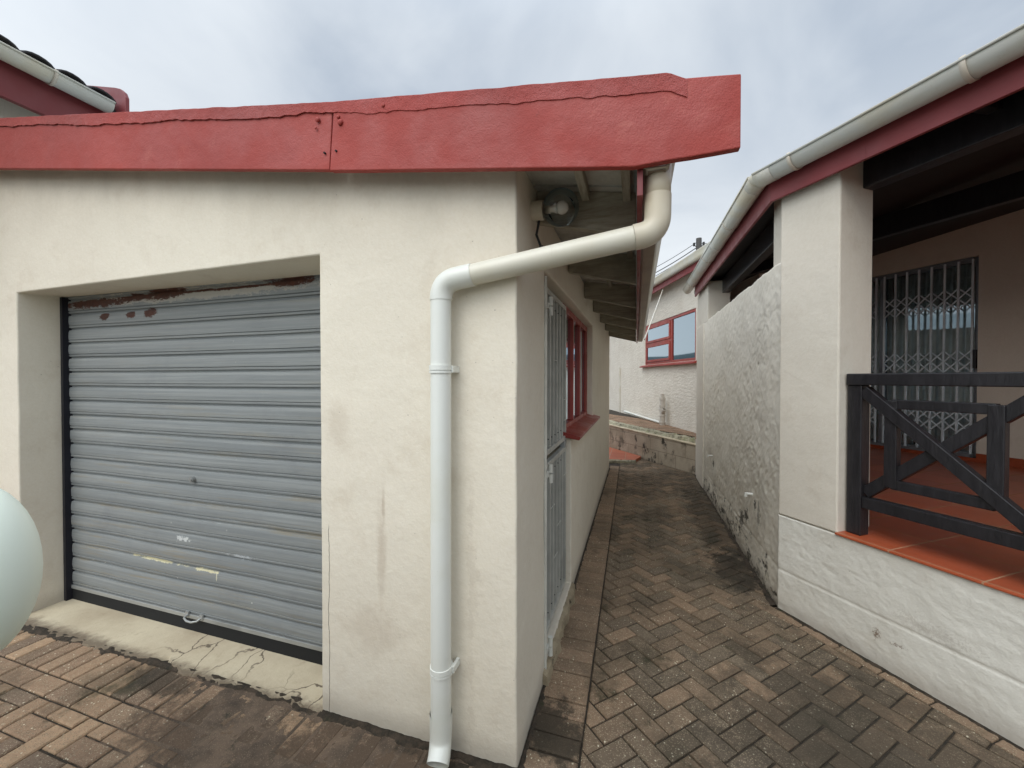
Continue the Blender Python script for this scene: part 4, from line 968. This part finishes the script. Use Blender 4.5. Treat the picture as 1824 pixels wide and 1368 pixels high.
m = MB(); m.prism([Bp_(-1.6, .235, 3.75), Bp_(-1.6, -3.2, 4.3), Bp_(-1.6, -3.2, 4.34), Bp_(-1.6, .235, 3.79)], D2 * 13.6); build('roof', m, 'roof_metal', BH)
# retaining wall
RA = Vector((.977, 7.209, 0)); RDv = Vector((-.607, .794, 0)).normalized(); RN = Vector((-.794, -.607, 0)).normalized()
def Rp(s, off, z): return RA + RDv * s + RN * off + Vector((0, 0, z))
RW = thing('retaining_wall', Rp(1.5, 0, 0), 'low mould-streaked concrete block retaining wall with crumbling coping', 'wall')
m = MB(); L = 5.0; m.prism([Rp(-.1, 0, -.03), Rp(L, 0, -.03), Rp(L, 0, .60), Rp(-.1, 0, .478)], -RN * .16); build('wall', m, 'block', RW)
m = MB(); m.prism([Rp(-.1, .012, .480), Rp(L, .012, .602), Rp(L, .012, .622), Rp(-.1, .012, .500)], -RN * .10); build('coping', m, 'screed', RW, bevel=.004)
m = MB(); n = 200; rows = []
for i in range(n + 1):
    s_ = -.05 + 5 * i / n; zb = .500 + .0245 * s_; hh = .055 + .05 * abs(fbm(s_ * 3.2, 1)) + .02 * fbm(s_ * 12, 4); w = .02 * fbm(s_ * 5, 8)
    rows.append([m.bm.verts.new(Rp(s_, o, z)) for o, z in ((-.075 + w, zb - .004), (-.10 + w, zb + hh * .8), (-.16 + w, zb + hh), (-.24, zb + hh * .8), (-.26, zb - .1))])
for r0, r1 in zip(rows, rows[1:]):
    for k_ in range(4): f = m.bm.faces.new((r0[k_], r1[k_], r1[k_ + 1], r0[k_ + 1]))
build('mortar_edge', m, 'mortar', RW)
# terrace behind it
m = MB(); m.prism([Rp(-.6, -.20, 0), Rp(6, -.20, 0), Bp_(6, -.1, 0), Bp_(-1.2, -.1, 0)], (0, 0, .585)); struct('terrace', m, 'earth')
P = Pave(); s_ = -.6
while s_ < 6:
    for o in (-.22, -.44, -.66, -.88, -1.1):
        q = [Rp(s_, o, 0), Rp(s_ + .105, o, 0), Rp(s_ + .105, o - .215, 0), Rp(s_, o - .215, 0)]
        P.brick([(p.x, p.y) for p in q], .60, [(-N2.x, -N2.y, -(N2.x * B2.x + N2.y * B2.y))])
    s_ += .105
struct('terrace_paving', P, 'pave_far', recalc=False)
m = MB(); m.box(.948, 1.12, 7.02, 7.20, -.03, .60); setp(build('low_wall', m, 'plaster_r', bevel=.005), 'short cream plastered stub joining rough wall and block retaining wall', 'wall')
m = MB(); m.box(.95, 1.16, 7.04, 7.24, .602, .625); setp(build('clay_tile', m, 'skirt', bevel=.003), 'small terracotta tile capping the stub beside the block retaining wall', 'tile')
# tiled step at the end of the path
m = MB(); m.prism([(-1.6, 7.66, 0), (-.02, 7.90, 0), (.10, 8.33, 0), (-1.6, 10.6, 0)], (0, 0, .055)); stp = struct('tiled_step', m, 'tile_step', bevel=.004)
m = MB(); n = 60; rows = []
for i in range(n + 1):
    t = i / n; p = Vector((-1.6, 7.655, 0)).lerp(Vector((0, 7.895, 0)), t); j = .006 * fbm(t * 30, 2); g_ = .012 if abs((t * 9) % 1 - .5) < .04 else 0
    rows.append([m.bm.verts.new(p + Vector(v)) for v in ((0, .03, .053), (0, -.01 + j + g_, .052 - g_), (0, -.035 + j + g_, .035 + j), (0, -.04 + j + g_, -.02))])
for r0, r1 in zip(rows, rows[1:]):
    for k_ in range(3): m.bm.faces.new((r0[k_], r1[k_], r1[k_ + 1], r0[k_ + 1]))
struct('step_edge', m, 'mortar')
# soil pipe stack, loose pipe, conduit
VS = thing('vent_stack', Bp_(1.95, .10, .58), 'stubby grey-white soil pipe stack with side sockets standing before brick wall', 'soil pipe')
c_ = Bp_(1.42, .12, 0); vz = lambda z: Vector((c_.x, c_.y, z))
m = MB(); m.tube([vz(.58), vz(1.20)], .056, 24); m.tube([vz(1.20), vz(1.275)], .038, 20); build('pipe', m, 'pvc_grey', VS)
for z, h in ((.66, .03), (.80, .025), (1.02, .05), (1.16, .045)):
    m = MB(); m.tube([vz(z - h / 2), vz(z + h / 2)], .066, 24); build('collar', m, 'pvc_grey', VS)
m = MB(); m.tube([vz(.84), vz(.93) + D2 * .09, vz(.955) + D2 * .115], .040, 20, cap=False); build('socket', m, 'pvc_grey', VS, solid=.006)
m = MB(); m.tube([vz(.84), vz(.93) - D2 * .09 + N2 * .0, vz(.955) - D2 * .115], .040, 20, cap=False); build('socket', m, 'pvc_grey', VS, solid=.006)
m = MB(); m.ball(Bp_(1.38, .115, .955), .001, n=8); m.bm.free()
m = MB(); m.tube([Bp_(4.25, .06, .665), Bp_(1.60, .10, .635)], .030, 16); t = setp(build('loose_pipe', m, 'pvc'), 'long thin white pipe lying along foot of the far brick wall', 'pipe')
m = MB(); m.tube([Bp_(4.86, .018, .45), Bp_(4.86, .018, 1.55), Bp_(4.86, .018, 1.95)], [.016, .016, .012], 10); setp(build('conduit', m, 'gutter'), 'thin upright grey conduit on the far brick wall left of window', 'conduit')
m = MB(); m.tube([(.135, 7.30, 2.285), Bp_(1.25, .19, 3.50)], .010, 12); setp(build('stay_rod', m, 'gutter'), 'thin white rod slanting from garage gutter end up to brick house eaves', 'rod')
# utility pole and wires
UP = thing('utility_pole', (1.95, 20, 0), 'grey utility pole top showing above the brick house roof', 'utility pole')
m = MB(); m.tube([(2.72, 20, -.1), (2.72, 20, 8.05)], [.16, .12], 14); build('pole', m, 'pole', UP)
for (x, z) in ((2.52, 7.78), (2.92, 7.78)):
    m = MB(); m.tube([(2.72, 20, z - .16), ((x + 2.72) / 2, 20, z - .12), (x, 20, z)], .018, 8); build('bracket', m, 'cap', UP)
    m = MB(); m.tube([(x, 20, z - .06), (x, 20, z + .08)], .05, 10); build('insulator', m, 'cap', UP)
for i, (za, zb_, xb, lb) in enumerate(((7.86, 6.6, -3.6, 'upper thin overhead cable running left from the utility pole'), (7.62, 6.25, -3.6, 'middle overhead cable running left from the utility pole'), (7.50, 6.05, -3.4, 'lowest overhead cable running left from the utility pole'))):
    m = MB(); A, B = Vector((2.6, 20, za)), Vector((xb, 27, zb_ + .9)); m.tube([A.lerp(B, t) - Vector((0, 0, .5 * 4 * t * (1 - t))) for t in [j / 14 for j in range(15)]], .013 if i != 1 else .02, 6); setp(build('overhead_cable', m, 'cable'), lb, 'cable', 'overhead cables')
m = MB(); m.tube([Vector((2.72, 20, 7.8)) + Vector((t * 6, -t * 1.0, -.9 * t * (1 - t) + .3 * t)) for t in [j / 10 for j in range(11)]], .014, 6); setp(build('overhead_cable', m, 'cable'), 'overhead cable leaving the utility pole to the right behind the veranda gutter', 'cable', 'overhead cables')

# ------------------------------------------------------------------ taller house behind the garage, upper left
LH = thing('tall_house', (-5.6, 1.9, 0), 'taller house behind the garage with dark roof tiles and white gutter', 'house')
gx0, gz0 = -4.38, 3.985
hgutter((gx0, .6, gz0), (gx0, 2.27, gz0), (1, 0, 0), LH, clips=(1.30,), r=.07, caps=(0, 1))
m = MB(); m.box(gx0 - .13, gx0 - .085, .6, 2.34, gz0 - .30, gz0 + .0); build('fascia_board', m, 'red_dark', LH, bevel=.003)
m = MB(); m.box(gx0 - .60, gx0 - .35, .6, 2.34, 2.6, gz0 + .1); build('wall', m, 'plaster', LH)
m = MB(); m.box(gx0 - .349, gx0 - .131, .6, 2.34, gz0 - .05, gz0 - .03); build('soffit_board', m, 'board', LH)
m = MB(); bb = [(.075, -.40), (.075, .10), (.05, .15), (0, .19), (-.07, .215), (-.6, .36), (-1.6, .66), (-1.6, .3), (-.5, -.1), (-.5, -.4)]
m.prism([(gx0 + a, 2.345, gz0 + b) for a, b in bb], (0, .03, 0)); build('bargeboard', m, 'red_dark', LH, bevel=.004)
for i in range(9):
    y = .62 + i * .19; m = MB(); pts = []
    for j in range(9):
        t = math.pi * j / 8; pts.append((y + .085 - .09 * math.cos(t), .055 * math.sin(t)))
    A = [m.bm.verts.new((gx0 - .0, p, gz0 + .035 + q)) for p, q in pts]; B = [m.bm.verts.new((gx0 - 1.6, p, gz0 + .48 + q)) for p, q in pts]
    for j in range(8): f = m.bm.faces.new((A[j], A[j + 1], B[j + 1], B[j])); f.smooth = True
    build('roof_tile_row', m, 'roof', LH, solid=.015)
m = MB(); m.prism([(gx0 - .05, .6, gz0 + .01), (gx0 - 1.6, .6, gz0 + .44), (gx0 - 1.6, .6, gz0 + .40), (gx0 - .05, .6, gz0 - .02)], (0, 1.74, 0)); build('roof', m, 'roof', LH)

# ------------------------------------------------------------------ parked car just outside the left edge; only its wing mirror shows
CAR = thing('parked_car', (-1.1, -.55, 0), 'white parked car showing only its smooth rounded wing mirror at left edge', 'car')
cdv = Vector((-.938, .347, 0)).normalized(); cnv = Vector((-.347, -.938, 0)).normalized()   # forward, away from camera ray
mc = Vector((-.800, .262, 1.357))
co = Vector((0, 0, 0)) + cnv * .26                      # side plane of the car
def Cp(f_, s_, z): return co + cdv * f_ + cnv * s_ + Vector((0, 0, z))
def car_hull(secs, name, mat, bev=.04):
    m = MB(); rings = []
    for f_, zb, zt_, ins in secs:
        rings.append([m.bm.verts.new(Cp(f_, s_, z)) for s_, z in ((.06, zb), (0, zb + .12), (0.0, (zb + zt_) / 2), (ins, zt_), (1.72 - ins, zt_), (1.72, (zb + zt_) / 2), (1.72, zb + .12), (1.66, zb))])
    for a, b in zip(rings, rings[1:]):
        for j in range(8): f = m.bm.faces.new((a[j], a[(j + 1) % 8], b[(j + 1) % 8], b[j])); f.smooth = True
    m.bm.faces.new(rings[0]); m.bm.faces.new(rings[-1]); return build(name, m, mat, CAR, bevel=bev)
car_hull([(2.62, .45, .72, .25), (2.5, .25, .92, .12), (1.9, .22, 1.08, .06), (1.2, .22, 1.14, .04), (0, .22, 1.16, .03), (-1.3, .25, 1.14, .05), (-1.75, .35, .95, .15)], 'body', 'white')
m = MB(); rings = []
for f_, z, i in ((1.25, 1.12, .10), (.45, 1.62, .24), (-.9, 1.68, .24), (-1.55, 1.2, .15)):
    rings.append([m.bm.verts.new(Cp(f_, i, z)), m.bm.verts.new(Cp(f_, 1.72 - i, z)), m.bm.verts.new(Cp(f_, 1.65, 1.08)), m.bm.verts.new(Cp(f_, .07, 1.08))])
for a, b in zip(rings, rings[1:]):
    for j in range(4): m.bm.faces.new((a[j], a[(j + 1) % 4], b[(j + 1) % 4], b[j]))
m.bm.faces.new(rings[0]); m.bm.faces.new(rings[-1]); build('cabin_window', m, 'cap', CAR, bevel=.03)
for f_ in (1.75, -.95):
    for s_ in (.0, 1.55):
        m = MB(); m.tube([Cp(f_, s_ - .02, .32), Cp(f_, s_ + .19, .32)], .32, 32); w_ = build('wheel', m, 'tyre', CAR, bevel=.02)
        m = MB(); m.tube([Cp(f_, s_ - .026, .32), Cp(f_, s_ + .196, .32)], .20, 24); build('rim', m, 'steel', w_)
m = MB(); fwd = mc - cdv * 0
rot = Vector((1, 0, 0)).rotation_difference(Vector((math.cos(R(17.4)), math.sin(R(17.4)), 0))).to_matrix().to_4x4()
m.ball(mc, 1, .080, .055, .117, 40, rot)
mi = build('wing_mirror', m, 'white', CAR)
m = MB(); m.tube([mc, mc + cnv * .12 + Vector((0, 0, -.06)), mc + cnv * .24 + Vector((0, 0, -.12))], [.03, .026, .03], 14); build('mirror_arm', m, 'cap', mi)
